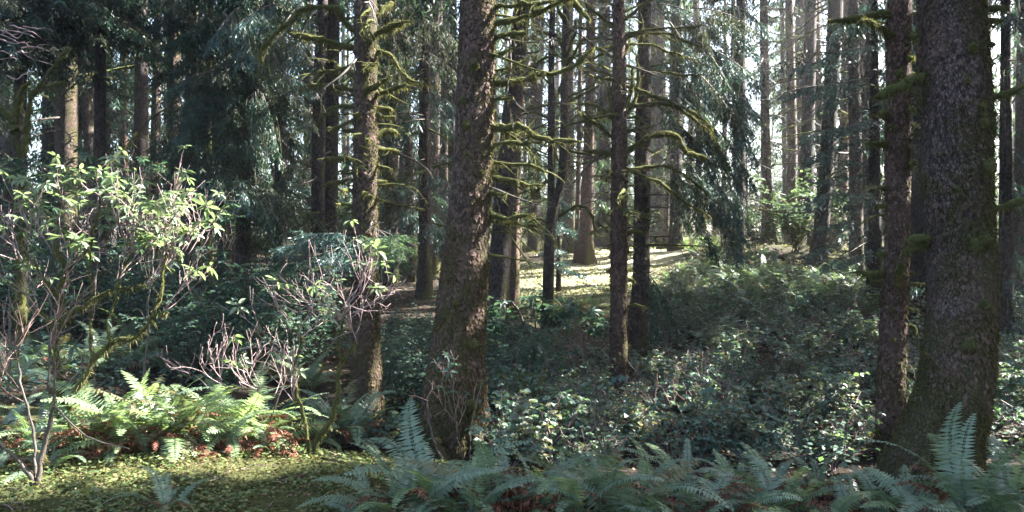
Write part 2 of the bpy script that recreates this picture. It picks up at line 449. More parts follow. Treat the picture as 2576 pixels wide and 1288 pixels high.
M['litter'] = leaf_mat('leaf litter', [(0.045, 0.028, 0.018), (0.09, 0.05, 0.03), (0.14, 0.09, 0.05), (0.17, 0.12, 0.08)], 0.1, 0.7, 0.25, (1, 0.9, 0.7), False)
M['clearing'] = leaf_mat('sunlit-tone clearing moss', [(0.14, 0.15, 0.075), (0.22, 0.22, 0.12), (0.3, 0.29, 0.18)], 0.3, 0.6, 0.2, (1.3, 1.3, 0.8), False)  # moss of the clearing with its sunlit brightness put into the colour
def flake_mat():
    m, nt, out = mat_new('bark flakes')
    tc = nd(nt, 'ShaderNodeTexCoord'); geo = nd(nt, 'ShaderNodeNewGeometry')
    n = nd(nt, 'ShaderNodeTexNoise', Scale=4.0, Detail=6.0, Roughness=0.7); nt.links.new(tc.outputs['Object'], n.inputs['Vector'])
    f = math_(nt, 'ADD', math_(nt, 'MULTIPLY', n.outputs[0], .85), math_(nt, 'MULTIPLY', geo.outputs['Random Per Island'], .18))
    c = ramp(nt, f, [(.32, (0.03, 0.024, 0.012)), (.45, (0.045, 0.029, 0.02)), (.58, (0.08, 0.051, 0.038)), (.74, (0.118, 0.082, 0.07))])
    p = nd(nt, 'ShaderNodeBsdfPrincipled', Roughness=.9); p.inputs['Specular IOR Level'].default_value = .2
    nt.links.new(c, p.inputs['Base Color']); nt.links.new(p.outputs[0], out.inputs[0])
    return m
M['flake'] = flake_mat()
M['trunk_moss'] = leaf_mat('trunk moss', [(0.03, 0.028, 0.012), (0.07, 0.064, 0.022), (0.12, 0.115, 0.04)], 0.3, 0.9, 0.1, (1.1, 1.1, .7), False)
M['fern_old'] = leaf_mat('ageing fern frond', [(0.07, 0.08, 0.04), (0.11, 0.11, 0.055), (0.13, 0.1, 0.05)], 0.3, 0.5, 0.4, (1.3, 1.2, 0.7))
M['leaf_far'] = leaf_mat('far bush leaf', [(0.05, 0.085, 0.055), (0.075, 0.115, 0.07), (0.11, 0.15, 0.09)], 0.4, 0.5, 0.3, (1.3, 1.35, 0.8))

# ------------------------------------------------------------------ ground
def build_ground():
    m, nt, out = mat_new('forest floor')
    tc = nd(nt, 'ShaderNodeTexCoord')
    at = nd(nt, 'ShaderNodeAttribute'); at.attribute_name = 'mossy'
    n1 = nd(nt, 'ShaderNodeTexNoise', Scale=1.6, Detail=8.0, Roughness=0.7); nt.links.new(tc.outputs['Object'], n1.inputs['Vector'])
    n2 = nd(nt, 'ShaderNodeTexNoise', Scale=22.0, Detail=6.0, Roughness=0.75); nt.links.new(tc.outputs['Object'], n2.inputs['Vector'])
    n3 = nd(nt, 'ShaderNodeTexNoise', Scale=90.0, Detail=4.0, Roughness=0.7); nt.links.new(tc.outputs['Object'], n3.inputs['Vector'])
    soil = ramp(nt, n2.outputs[0], [(0.3, (0.012, 0.009, 0.006)), (0.55, (0.034, 0.024, 0.016)), (0.75, (0.075, 0.055, 0.038))])
    mcol = ramp(nt, n2.outputs[0], [(0.3, (0.025, 0.03, 0.012)), (0.55, (0.065, 0.072, 0.024)), (0.75, (0.12, 0.115, 0.045))])
    f = math_(nt, 'ADD', at.outputs['Fac'], math_(nt, 'MULTIPLY', math_(nt, 'SUBTRACT', n1.outputs[0], 0.5), 1.4))
    f = math_(nt, 'ADD', f, math_(nt, 'MULTIPLY', math_(nt, 'SUBTRACT', n3.outputs[0], 0.5), 0.6))
    fac = ramp(nt, f, [(0.38, (0, 0, 0)), (0.62, (1, 1, 1))])
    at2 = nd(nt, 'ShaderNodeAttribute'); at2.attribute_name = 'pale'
    mcol = mixc(nt, at2.outputs['Fac'], mcol, ramp(nt, n2.outputs[0], [(0.3, (0.17, 0.165, 0.09)), (0.7, (0.36, 0.34, 0.23))]))  # moss of the clearing painted up to the paleness of sunlit ground
    p = nd(nt, 'ShaderNodeBsdfPrincipled', Roughness=0.95)
    p.inputs['Specular IOR Level'].default_value = 0.15
    nt.links.new(mixc(nt, fac, soil, mcol), p.inputs['Base Color'])
    b = nd(nt, 'ShaderNodeBump', Strength=1.0, Distance=0.03)
    nt.links.new(math_(nt, 'ADD', n2.outputs[0], math_(nt, 'MULTIPLY', n3.outputs[0], 0.5)), b.inputs['Height']); nt.links.new(b.outputs[0], p.inputs['Normal'])
    nt.links.new(p.outputs[0], out.inputs[0])
    xs = np.concatenate([[-900, -500, -250, -140, -90, -65], np.linspace(-48, -8, 50), np.linspace(-7.8, 8, 92), np.linspace(8.3, 48, 60), [65, 90, 140, 250, 500, 900]])
    ys = np.concatenate([[-900, -400, -150, -60, -25, -12, -6, -3, 0, 2], np.linspace(3, 15, 84), np.linspace(15.2, 45, 84), np.linspace(46, 80, 30), [95, 120, 180, 300, 600, 1200]])
    X, Y = np.meshgrid(xs, ys)
    Z = gz(X, Y) + np.where((np.abs(X) < 60) & (Y < 90) & (Y > -10), bump(X, Y), 0)
    V = np.stack([X, Y, Z], -1).reshape(-1, 3)
    nx, ny = len(xs), len(ys)
    i = (np.arange(ny - 1)[:, None] * nx + np.arange(nx - 1)[None]).ravel()
    me = mesh_np('ground', V, np.stack([i, i + 1, i + nx + 1, i + nx], -1), m, True)
    a = np.zeros(len(V))
    for px, py, d, r, s in ((200, 1230, 5.8, 2.6, 1.0), (600, 1220, 5.9, 2.2, 1.0), (-300, 1200, 6, 3, 1.0), (1000, 1230, 6, 1.0, .7), (1400, 715, 26, 2.6, .9), (1450, 690, 28, 3.0, .9), (1520, 662, 31, 3.0, 1), (1650, 640, 35, 4, 1), (1800, 640, 35, 4, .8), (1740, 720, 26, 2, .7), (1450, 780, 21, 2.5, .55), (1400, 760, 23, 2.5, .7), (1500, 740, 24, 2.5, .7),
                            (1300, 740, 24, 2, .5), (2100, 650, 34, 6, .7), (800, 620, 42, 8, .6), (1500, 610, 46, 9, .9), (2300, 640, 42, 8, .7)):
        c = W(px, py, d)
        dd = np.hypot(V[:, 0] - c[0], V[:, 1] - c[1]) / r
        a = np.maximum(a, s * np.clip(1.5 - dd, 0, 1))
    b_ = np.zeros(len(V))  # mask of the clearing, where the colour carries part of the sunlight
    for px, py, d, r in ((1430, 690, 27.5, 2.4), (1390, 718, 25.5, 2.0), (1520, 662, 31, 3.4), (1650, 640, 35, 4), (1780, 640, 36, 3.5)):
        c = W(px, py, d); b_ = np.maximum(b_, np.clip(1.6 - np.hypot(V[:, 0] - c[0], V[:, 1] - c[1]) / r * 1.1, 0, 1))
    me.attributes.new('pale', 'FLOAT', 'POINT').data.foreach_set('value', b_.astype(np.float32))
    att = me.attributes.new('mossy', 'FLOAT', 'POINT')
    att.data.foreach_set('value', a.astype(np.float32))
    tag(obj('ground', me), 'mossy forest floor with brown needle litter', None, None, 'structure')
build_ground()

# ------------------------------------------------------------------ tree pieces
def fuzz(V, F4, n, ln, wd, seed, down=0.7):
    """moss hairs over a tube's quads"""
    r = np.random.default_rng(seed)
    k = r.integers(0, len(F4), n)
    a, b, c, d = (V[F4[k, i]] for i in range(4))
    u, w = r.random((n, 1)), r.random((n, 1))
    P = a * (1 - u) * (1 - w) + b * u * (1 - w) + c * u * w + d * (1 - u) * w
    N = nrm(np.cross(b - a, d - a))
    D = nrm(N * 0.8 + np.array([0, 0, -1.0]) * down * r.random((n, 1)) + r.normal(size=(n, 3)) * 0.35)
    L = ln * (0.4 + r.random(n) ** 2 * 1.4)
    return blades(P - N * 0.004, D, side_of(D, r, 0.1), L, wd * (0.6 + 0.8 * r.random(n)), 0.25)

def mossy_branch(root, pts, r0, r1, seed, mat='moss', hair=1.0, sides=9, name='branch', lump=0.3, twigs=True, thin=0.88):
    """a crooked branch wrapped in moss, with side twigs and a ragged fringe"""
    base = np.array(root.location)
    P = np.asarray(pts, float)
    ln = np.linalg.norm(np.diff(P, axis=0), axis=1).sum()
    n = int(np.clip(ln / 0.03, 6, 70))
    C = smooth_path(P, n)
    r = np.random.default_rng(seed)
    t = np.linspace(0, 1, n)
    w = np.clip(t * 4, 0, 1)[:, None]
    C = C + w * np.stack([vnoise(C * 4 + k * 17.3, seed) for k in range(3)], -1) * min(0.022, ln * 0.035) + w * np.stack([vnoise(C * 13 + k * 11.3, seed) for k in range(3)], -1) * min(0.016, ln * 0.025)
    q = np.stack([t * ln * 9, t * 0 + seed % 977, t * 0], -1)
    R = thin * (r0 + (r1 - r0) * t) * (1 + 0.28 * vnoise(q, 1) + 0.18 * vnoise(q * 2.7, 2))
    blunt = r.random() < .45
    R *= np.clip((1 - t) * (8 if blunt else 2.6) + (0.5 if blunt else .12), 0, 1)
    V, fs = tube(C - base, R, sides, True, lump, seed, 22)
    A = Acc(); A.add(V, fs)
    if twigs and ln > .16 and name == 'branch':
        for k in range(int(r.integers(2, 5) + ln * 8)):
            i = int(r.integers(n // 4, n)); T = nrm(C[min(i + 1, n - 1)] - C[i - 1])
            d = nrm(T * .7 + r.normal(size=3) * .7 + np.array([0, 0, -.25]))
            l = min(.42, ln * .55) * r.uniform(.2, 1)
            m = 6; u = np.linspace(0, 1, m)
            c = C[i] + d * l * u[:, None] + np.array([0, 0, -.3 * l]) * (u * u)[:, None] + r.normal(size=(m, 3)) * .006
            A.add(*tube(c - base, np.linspace(min(.007, R[i] * .6), .0022, m), 4, True))
    Va, Fa = A.get()
    o = obj(name, mesh_np(name, Va, Fa, M[mat], True), root)
    if hair > 0:
        V2, F2 = fuzz(V, fs[0], int(330 * ln * hair * max(1, r0 / 0.02)), min(0.036, 0.8 * r0 + 0.008), 0.006, seed + 5)
        a = Acc(); a.add(V2, F2)
        k = int(60 * ln * hair)
        if k:
            idx = r.integers(0, n, k)
            Q = C[idx] - base
            D = nrm(np.array([0, 0, -1.0]) + r.normal(size=(k, 3)) * 0.3)
            a.add(*blades(Q, D, side_of(D, r, 0), R[idx] + 0.015 + 0.1 * r.random(k) ** 3, 0.013))
        Vh, Fh = a.get()
        tag(obj('moss', mesh_np('moss', Vh, Fh, M['moss_hair']), o), kind='stuff')
    return o

def px_branch(root, pp, d, r0, r1, seed, dd=None, **kw):
    """a branch along frame positions at depth d; dd adds depth along its length"""
    n = len(pp)
    dd = dd if dd is not None else np.linspace(0, 0.0, n)
    pts = [W(x, y, d + e) for (x, y), e in zip(pp, dd)]
    return mossy_branch(root, pts, r0 / F * d, r1 / F * d, seed, **kw)

def trunk_mesh(root, pts, rad, mat, H, flare, lobes, sides, seed, fine=0.05, vis_top=None, name='trunk', skew=0.0, disp=1.0):
    base = np.array(root.location)
    P = np.asarray(pts, float); R = np.asarray(rad, float)
    up = nrm(P[-1] - P[-2]) if len(P) > 1 else np.array([0, 0, 1.0])
    up = nrm(up * np.array([0.5, 0.5, 1]))
    top = P[-1] + up * max(0.5, H - (P[-1][2] - P[0][2]))
    ln = np.concatenate([[0], np.cumsum(np.linalg.norm(np.diff(P, axis=0), axis=1))])
    n = max(8, int(ln[-1] / fine))
    C = smooth_path(P, n)
    Rr = np.interp(np.linspace(0, ln[-1], n), ln, R)
    ext = 10
    t = np.linspace(0, 1, ext + 1)[1:]
    C = np.vstack([C[0] - np.array([0, 0, 0.35]), C, C[-1] + (top - C[-1]) * t[:, None]])
    Rr = np.concatenate([[Rr[0]], Rr, Rr[-1] * (1 - t) + 0.03 * t])
    K = len(C)
    a = np.arange(sides) / sides * 2 * PI
    h = (C[:, 2] - base[2])[:, None]
    r = np.random.default_rng(seed)
    ph = r.random() * 6.28
    lob = 0.55 + 0.45 * np.cos(lobes * a + ph)[None] + 0.3 * np.cos((lobes - 2) * a + 2 * ph)[None] + skew * np.cos(a - PI)[None]
    fl = flare * np.exp(-np.maximum(h, -0.3) / (2.2 * R[0])) * np.maximum(lob, 0.1)
    ca, sa = np.cos(a), np.sin(a)
    q = np.stack([ca[None] * Rr[:, None], sa[None] * Rr[:, None], h + 0 * a[None]], -1)
    s = np.array([1, 1, 0.45])
    rough = 0.035 * vnoise(q * s * 3 / max(R[0], .1) * 0.25, seed) + disp * (0.024 / max(R[0] / 0.25, 0.4)) * (np.abs(vnoise(q * s * 26, seed + 1)) * 1.6 + vnoise(q * s * 55, seed + 2) * 0.6) + 0.03 * vnoise(q * s * 8, seed + 3) + 0.02 * vnoise(q * np.array([6, 6, 2.0]), seed + 4) + disp * 0.028 * vnoise(q * np.array([13, 13, 1.6]), seed + 6)
    rr = Rr[:, None] * (1 + fl + rough)
    V = np.stack([C[:, 0:1] + ca[None] * rr, C[:, 1:2] + sa[None] * rr, C[:, 2:3] + 0 * rr], -1).reshape(-1, 3) - base
    i = np.arange(K - 1)[:, None] * sides; j = np.arange(sides)[None]; j2 = (j + 1) % sides
    Q = np.stack([i + j, i + j2, i + sides + j2, i + sides + j], -1).reshape(-1, 4)
    return obj(name, mesh_np(name, V, Q, M[mat], True), root)

def bough_parts(A, B, lift, width, nb, nk, twl, tww, hang, r):
    """twig blades of one drooping conifer bough from A to B: returns blade arrays and the axis"""
    A = np.asarray(A, float); B = np.asarray(B, float)
    mid = (A + B) / 2 + np.array([0, 0, lift])
    def ax(t):
        t = t[:, None]
        return A * (1 - t) ** 2 + 2 * mid * t * (1 - t) + B * t * t
    t = np.clip(np.linspace(0.1, 1, nb) + r.normal(size=nb) * 0.02, 0.03, 1)
    p = ax(t)
    T = nrm(ax(np.clip(t + .02, 0, 1.02)) - ax(t - .02))
    sd = nrm(np.cross(T, np.array([0, 0, 1.0])))
    sg = np.where(np.arange(nb) % 2 == 0, 1.0, -1.0)[:, None]
    d1 = nrm(T * 0.6 + sd * sg * (0.75 - 0.35 * min(hang, 1)) + np.array([0, 0, -1.0]) * hang * (0.6 + 0.8 * r.random((nb, 1))) + r.normal(size=(nb, 3)) * 0.18)
    l1 = width * (0.35 + 0.65 * np.sin(PI * np.clip(t * 0.75 + 0.2, 0, 1))) * (0.6 + 0.7 * r.random(nb))
    u = (np.arange(nk) + 0.5) / nk
    u = np.clip(u[None] + r.normal(size=(nb, nk)) * 0.25 / nk, 0.02, 1)
    arc = (l1[:, None] * u)
    Q = p[:, None] + d1[:, None] * arc[..., None] + np.array([0, 0, -1.0]) * (0.22 * (0.4 + hang) * arc ** 2 / np.maximum(width, .1))[..., None]
    s2 = nrm(np.cross(d1, np.array([0.1, 0.2, 1.0])))
    sg2 = np.where(np.arange(nk) % 2 == 0, 1.0, -1.0)[None, :, None]
    D = nrm(d1[:, None] * 0.75 + s2[:, None] * sg2 * 0.75 + np.array([0, 0, -0.3]) * (0.3 + hang) + r.normal(size=(nb, nk, 3)) * 0.28)
    L = twl * (1.15 - 0.6 * u) * (0.6 + 0.8 * r.random((nb, nk)))
    Q = Q.reshape(-1, 3); D = D.reshape(-1, 3); L = L.ravel()
    return Q, D, side_of(D, r, 0.55), L, tww * (0.7 + 0.6 * r.random(len(Q))), ax

def bough(root, A, B, lift=0.15, width=0.5, nb=44, nk=12, twl=0.1, tww=0.02, hang=0.5, mat='needle', seed=0, lich=0.0, rad=0.018, cull=True):
    r = np.random.default_rng(seed)
    base = np.array(root.location)
    Q, D, S, L, Wd, ax = bough_parts(A, B, lift, width, nb, nk, twl, tww, hang, r)
    C = ax(np.linspace(0, 1, 8))
    V, fs = tube(C - base, np.linspace(rad, rad * 0.25, 8), 4, True, 0.15, seed)
    o = obj('bough', mesh_np('bough', V, fs, M['twig'], True), root)
    kp = keep_mask(Q)
    Q, D, S, L, Wd = Q[kp], D[kp], S[kp], L[kp], Wd[kp]
    if len(Q) < 8: return o
    V2, F2 = blades(Q - base, D, S, L, Wd, 0.15)
    tag(obj('needles', mesh_np('needles', V2, F2, M[mat]), o), kind='stuff')
    if lich:
        k = int(lich * 60)
        t = r.random(k)
        P = ax(t) + r.normal(size=(k, 3)) * np.array([.25, .25, .1]) * width
        Dl = nrm(np.array([0, 0, -1.0]) + r.normal(size=(k, 3)) * 0.12)
        V3, F3 = blades(P - base, Dl, side_of(Dl, r, 0), 0.12 + 0.4 * r.random(k) ** 2, 0.014, 0, 0.3)
        tag(obj('hanging_lichen', mesh_np('hanging_lichen', V3, F3, M['lichen']), o), kind='stuff')
    return o

def crown(root, axis, z0, z1, rmax, mat, n, seed, nb=12, nk=5, twl=0.32, tww=0.1, hang=0.45, cull=True, shape=1.0, outside=False):
    """a whole conifer crown as one part; axis(z) gives the trunk centre. Boughs low enough to be in view get finer sprays"""
    r = np.random.default_rng(seed)
    base = np.array(root.location)
    parts = []
    for k in range(n):
        f = (k + r.random()) / n
        z = z0 + (z1 - z0) * f
        a = r.random() * 2 * PI
        ln = rmax * (1 - f) ** 0.75 * (0.55 + 0.6 * r.random()) * shape + 0.35
        A = axis(z)
        B = A + np.array([math.cos(a) * ln, math.sin(a) * ln, -ln * (0.1 + 0.35 * r.random())])
        if not outside and A[1] > 8 and z < .315 * A[1] + 1.6:
            l = float(np.clip(.0105 * A[1], .12, .4))
            m = (twl * tww / (l * l * .2)) ** .5
            arg = (int(np.clip(nb * m, 9, 18)), int(np.clip(nk * m, 5, 8)), l, l * .21)
        elif not outside and A[1] > 40: arg = (7, 4, .6, .24)
        else: arg = (nb, nk, twl, tww)
        Q, D, S, L, Wd, ax = bough_parts(A, B, 0.12 * ln, 0.24 * ln + 0.35, arg[0], arg[1], arg[2], arg[3], hang, r)
        parts.append((Q, D, S, L, Wd))
    Q, D, S, L, Wd = (np.concatenate(x) for x in zip(*parts))
    if cull:
        kp = keep_mask(Q + D * L[:, None] * .5)
        if outside: kp &= ~((Q[:, 1] > -.5) & (np.abs(Q[:, 0]) < .655 * Q[:, 1] + .6) & (Q[:, 2] < .34 * Q[:, 1] + .6))
        Q, D, S, L, Wd = Q[kp], D[kp], S[kp], L[kp], Wd[kp]
    if len(Q) == 0: return None
    V, Fs = blades(Q - base, D, S, L, Wd, 0.2)
    return tag(obj('crown', mesh_np('crown', V, Fs, M[mat]), root), kind='stuff')

def bark_detail(root, trunk, zmax, nflake, nmoss, seed, fl=.03, bias=0.0):
    """lifting bark scales and tufts of moss standing on a near trunk"""
    r = np.random.default_rng(seed)
    me = trunk.data
    V = np.zeros(len(me.vertices) * 3, np.float32); me.vertices.foreach_get('co', V); V = V.reshape(-1, 3).astype(float)
    Fi = np.zeros(len(me.loops), np.int32); me.loops.foreach_get('vertex_index', Fi); Fi = Fi.reshape(-1, 4)
    c = V[Fi].mean(1)
    nr = nrm(np.cross(V[Fi[:, 1]] - V[Fi[:, 0]], V[Fi[:, 3]] - V[Fi[:, 0]]))
    wpos = c + np.array(root.location)
    ok = (c[:, 2] < zmax) & (c[:, 2] > -.05) & (np.einsum('ij,ij->i', nr, wpos) < .35 * np.linalg.norm(wpos, axis=1))
    ids = np.where(ok)[0]
    area = np.linalg.norm(np.cross(V[Fi[ids, 1]] - V[Fi[ids, 0]], V[Fi[ids, 3]] - V[Fi[ids, 0]]), axis=1)
    pr = area / area.sum()
    def pts(n):
        k = r.choice(ids, n, p=pr); u, w = r.random((n, 1)), r.random((n, 1))
        a, b, cc, d = (V[Fi[k, i]] for i in range(4))
        return a * (1 - u) * (1 - w) + b * u * (1 - w) + cc * u * w + d * (1 - u) * w, nr[k]
    P, N = pts(nflake)
    T = nrm(np.cross(N, np.array([0, 0, 1.0])))
    m = vnoise(P * np.array([3.2, 3.2, 1.3]), seed + 5) + .6 * vnoise(P * np.array([9, 9, 3.5]), seed + 6) + .35 * r.normal(size=nflake) > -.25
    P, N, T = P[m], N[m], T[m]
    nflake = len(P)
    D = nrm(np.array([0, 0, -1.0]) + N * r.uniform(.02, .4, (nflake, 1)) + T * r.normal(size=(nflake, 1)) * .35)
    S = nrm(np.cross(D, N))
    L = fl * np.clip(np.exp(r.normal(size=nflake) * .45), .3, 1.7) * (1 + .5 * vnoise(P * 4, seed + 7))
    Vb, Fb = blades(P + N * .002, D, S, L, L * r.uniform(.5, 1.0, nflake), 0, .55)
    tag(obj('bark_scales', mesh_np('bark_scales', Vb, Fb, M['flake']), root), kind='stuff')
    P, N = pts(nmoss)
    m = vnoise(P * np.array([4, 4, 2.2]), seed) + .5 * vnoise(P * 11, seed + 1) + np.clip(1.0 - P[:, 2], -.3, 1) * .5 + N[:, 0] * .45 + bias
    P, N = P[m > .1], N[m > .1]
    n = len(P)
    D = nrm(N * r.uniform(.2, .9, (n, 1)) + np.array([0, 0, -.8]) + r.normal(size=(n, 3)) * .3)
    Vb, Fb = blades(P, D, side_of(D, r, .1), r.uniform(.012, .04, n), .009, .1)
    tag(obj('trunk_moss', mesh_np('trunk_moss', Vb, Fb, M['trunk_moss']), root), kind='stuff')

def dead_branch_mesh(seed, ln=1.0, lod=1):
    """a bare spiky branch pointing along +x with side twigs, for copying"""
    r = np.random.default_rng(seed)
    a = Acc()
    n = 9 if lod else 5
    t = np.linspace(0, 1, n)
    C = np.stack([t * ln, 0.06 * np.sin(t * 4 + r.random() * 6), (r.uniform(-0.25, 0.15)) * t + r.uniform(-.2, .35) * t * t], -1)
    a.add(*tube(C, 0.022 * (1 - 0.8 * t), 5 if lod else 3, bool(lod), 0.25, seed, 20))
    for k in range(r.integers(3, 8)):
        i = r.integers(2, n)
        d = nrm(np.array([0.6, r.choice([-1, 1]) * r.uniform(.4, 1), r.uniform(-.7, .3)]))
        l = ln * r.uniform(.12, .4)
        m = 5 if lod else 3
        u = np.linspace(0, 1, m)[:, None]
        a.add(*tube(C[i] + d * l * u + np.array([0, 0, -.25 * l]) * u * u, np.linspace(0.009, 0.004, m), 3, False))
    k = 40 if lod else 16
    i = r.integers(0, n, k)
    D = nrm(np.array([0, 0, -1.0]) + r.normal(size=(k, 3)) * 0.3)
    a.add(*blades(C[i] + r.normal(size=(k, 3)) * .01, D, side_of(D, r, 0), 0.02 + .1 * r.random(k) ** 2, 0.012))
    V, fs = a.get()
    return V, fs
DEAD = []
for s in range(7):
    V, fs = dead_branch_mesh(100 + s)
    DEAD.append([mesh_np('dead_branch', V, fs, M[m], False) for m in ('moss', 'twig')])

def dead_branches(root, axis, rad, zs, lens, seed, mossy=0.6, azim=None):
    """single bare branches copied round a trunk"""
    r = np.random.default_rng(seed)
    base = np.array(root.location)
    for z in zs:
        a = r.random() * 2 * PI if azim is None else r.uniform(*azim)
        o = obj('branch', DEAD[r.integers(len(DEAD))][0 if r.random() < mossy else 1], root)
        p = axis(z) - base
        rr = rad(z)
        ln = r.uniform(*lens)
        o.location = (p[0] + math.cos(a) * rr * .8, p[1] + math.sin(a) * rr * .8, p[2])
        o.rotation_euler = (r.uniform(-.6, .6), r.uniform(-.35, .3), a)
        th = r.uniform(.7, 1.4) * max(0.5, min(1.2, rr / 0.12))
        o.scale = (ln, ln ** .5 * th, ln ** .5 * th)

def far_branches(root, axis, rad, z0, z1, n, ln, seed, mat='moss'):
    r = np.random.default_rng(seed)
    base = np.array(root.location)
    a = Acc()
    for k in range(n):
        V, fs = DEADV[r.integers(len(DEADV))]
        z = r.uniform(z0, z1); az = r.random() * 2 * PI
        l = ln * r.uniform(.5, 1.4)
        mt = Matrix.Translation(Vector(axis(z) - base)) @ Matrix.Rotation(az, 4, 'Z') @ Matrix.Rotation(r.uniform(-.35, .35), 4, 'Y') @ Matrix.Diagonal((l, l, l, 1))
        mt = np.array(mt)
        a.add(V @ mt[:3, :3].T + mt[:3, 3], fs)
    V, fs = a.get()
    return tag(obj('branches', mesh_np('branches', V, fs, M[mat]), root), kind='stuff')
DEADV = [dead_branch_mesh(200 + s, 1.0, 0) for s in range(5)]

def moss_clump(root, c, r, seed):
    """a cushion of moss bulging from a trunk"""
    base = np.array(root.location)
    nu, nv = 14, 9
    u = np.arange(nu) / nu * 2 * PI; v = (np.arange(nv) + .5) / nv * PI
    D = np.stack([np.sin(v)[:, None] * np.cos(u)[None], np.sin(v)[:, None] * np.sin(u)[None], np.cos(v)[:, None] + 0 * u[None]], -1)
    q = D * np.array([r, r * .8, r * .9]) * (1 + .35 * vnoise(D * 2.2 + seed % 97, 1) + .2 * vnoise(D * 5 + seed % 89, 2))[..., None]
    V = (q + np.asarray(c) - base).reshape(-1, 3)
    i = np.arange(nv - 1)[:, None] * nu; j = np.arange(nu)[None]; j2 = (j + 1) % nu
    Q = np.stack([i + j, i + nu + j, i + nu + j2, i + j2], -1).reshape(-1, 4)
    o = obj('moss_cushion', mesh_np('moss_cushion', V, Q, M['moss'], True), root)
    V2, F2 = fuzz(V, Q, 420, r * .42, .006, seed, .6)
    tag(obj('moss', mesh_np('moss', V2, F2, M['moss_hair']), o), kind='stuff')

class Tree:
    def __init__(s, name, label, px, d, mat, H=28, flare=0.5, lobes=5, sides=32, seed=1, fine=0.05, cat='tree', group=None, skew=0.0, base_z=None, trunk='trunk', disp=1.0):
        """px: frame positions (x, y, width) of the trunk from foot to top of frame"""
        x0, y0, w0 = px[0]
        P = [W(x, y, d) for x, y, w in px]
        R = [w / 2 / F * d for x, y, w in px]
        zb = gz(P[0][0], d) if base_z is None else base_z
        P[0][2] = min(P[0][2], zb) if P[0][2] < P[1][2] else zb
        P[0][2] = zb
        if P[1][2] <= zb + 0.1: P[1][2] = zb + 0.3
        s.P, s.R, s.d, s.seed = np.array(P), np.array(R), d, seed
        s.root = thing(name, label, cat, P[0], group)
        s.base = np.array(P[0]); s.H = H
        s.trunk = trunk_mesh(s.root, P, R, mat, H, flare, lobes, sides, seed, fine, skew=skew, name=trunk, disp=disp)
    def axis(s, z):
        P = s.P
        if z <= P[-1][2]:
            return np.array([np.interp(z, P[:, 2], P[:, 0]), np.interp(z, P[:, 2], P[:, 1]), z])
        up = nrm(nrm(P[-1] - P[-2]) * np.array([.5, .5, 1]))
        return P[-1] + up * (z - P[-1][2]) / max(up[2], .2)
    def rad(s, z):
        if z <= s.P[-1][2]: return float(np.interp(z, s.P[:, 2], s.R))
        return float(np.interp(z, [s.P[-1][2], s.P[0][2] + s.H], [s.R[-1], 0.03]))
    def zt(s):                                   # height of the frame's top edge at this depth
        return 644 / F * s.d
    def zpx(s, py): return (644 - py) / F * s.d

# ------------------------------------------------------------------ the near trees
t1 = Tree('spruce_tree', 'thick mossy spruce trunk in the middle, widening towards its foot', [(1132,1140,160),(1140,1040,148),(1148,900,134),(1166,700,118),(1189,400,98),(1201,0,87)], 8.8, 'bark', 30, 0.36, 5, 110, 3, 0.03, skew=0.15)
t2 = Tree('spruce_tree', 'straight spruce covered with short mossy branch stubs, left of the thick middle trunk', [(922,1115,80),(920,1000,74),(920,900,69),(919,600,58),(919,300,58),(920,0,55)], 10.0, 'bark_purple', 29, 0.45, 5, 72, 5, 0.035)
t3 = Tree('spruce_tree', 'slender straight reddish brown trunk in the hollow with branches sweeping up like a candelabra', [(1555,1000,46),(1556,900,42),(1557,500,40),(1558,300,36),(1556,0,28)], 13.5, 'bark_red', 26, 0.15, 5, 48, 7, 0.05)
t4 = Tree('spruce_tree', 'dark trunk with a swollen curved foot right behind the slender candelabra spruce', [(1597,890,62),(1603,800,48),(1612,700,42),(1616,400,38),(1621,100,33)], 17.0, 'bark_dark', 28, 0.45, 4, 48, 9, 0.06, skew=-0.1)
t5 = Tree('spruce_tree', 'massive purple-grey spruce trunk at the right with a broad mossy flaring foot', [(2345,1215,210),(2362,1120,196),(2390,1020,176),(2410,900,160),(2418,700,156),(2405,400,160),(2397,0,146)], 7.5, 'bark_purple', 33, 0.3, 4, 128, 13, 0.026, skew=0.45)
t6 = Tree('spruce_tree', 'upright reddish spruce with mossy stubs, just left of the massive right-hand trunk', [(2237,1150,64),(2243,900,62),(2257,600,57),(2258,300,56),(2263,0,53)], 9.0, 'bark_red', 29, 0.15, 5, 64, 15, 0.035)
for t_, zm, nf, nm, bi in ((t1, 5.4, 7500, 20000, .3), (t2, 5.8, 6000, 10000, .1), (t5, 4.9, 8500, 32000, .4), (t6, 5.2, 5500, 6000, .05), (t3, 7.2, 4500, 4000, -.1), (t4, 8, 3500, 3000, -.3)):
    bark_detail(t_.root, t_.trunk, zm, nf, nm, t_.seed * 7 + 1, .03 if t_.d < 12 else .04, bi)
def B(tr, pp, r0, r1=None, dd=None, hair=1.0, **kw):
    r1 = r1 if r1 is not None else r0 * 0.75
    n = len(pp)
    if dd is None:
        e = rng.uniform(-0.5, 0.3)
        dd = np.linspace(0, e * tr.d / 12, n)
    elif np.isscalar(dd): dd = np.linspace(0, dd, n)
    # the butt of the branch starts inside the trunk
    x0, y0 = pp[0]; x1, y1 = pp[1]
    c = tr.axis((644 - y0) / F * tr.d)
    cx = 1288 + c[0] / tr.d * F
    pp = [(x0 + (cx - x0) * 0.35, y0 + (y0 - y1) * 0.08)] + list(pp)
    dd = np.concatenate([[0], dd])
    return px_branch(tr.root, pp, tr.d, r0, r1, int(rng.integers(1 << 30)), dd, hair=hair, **kw)

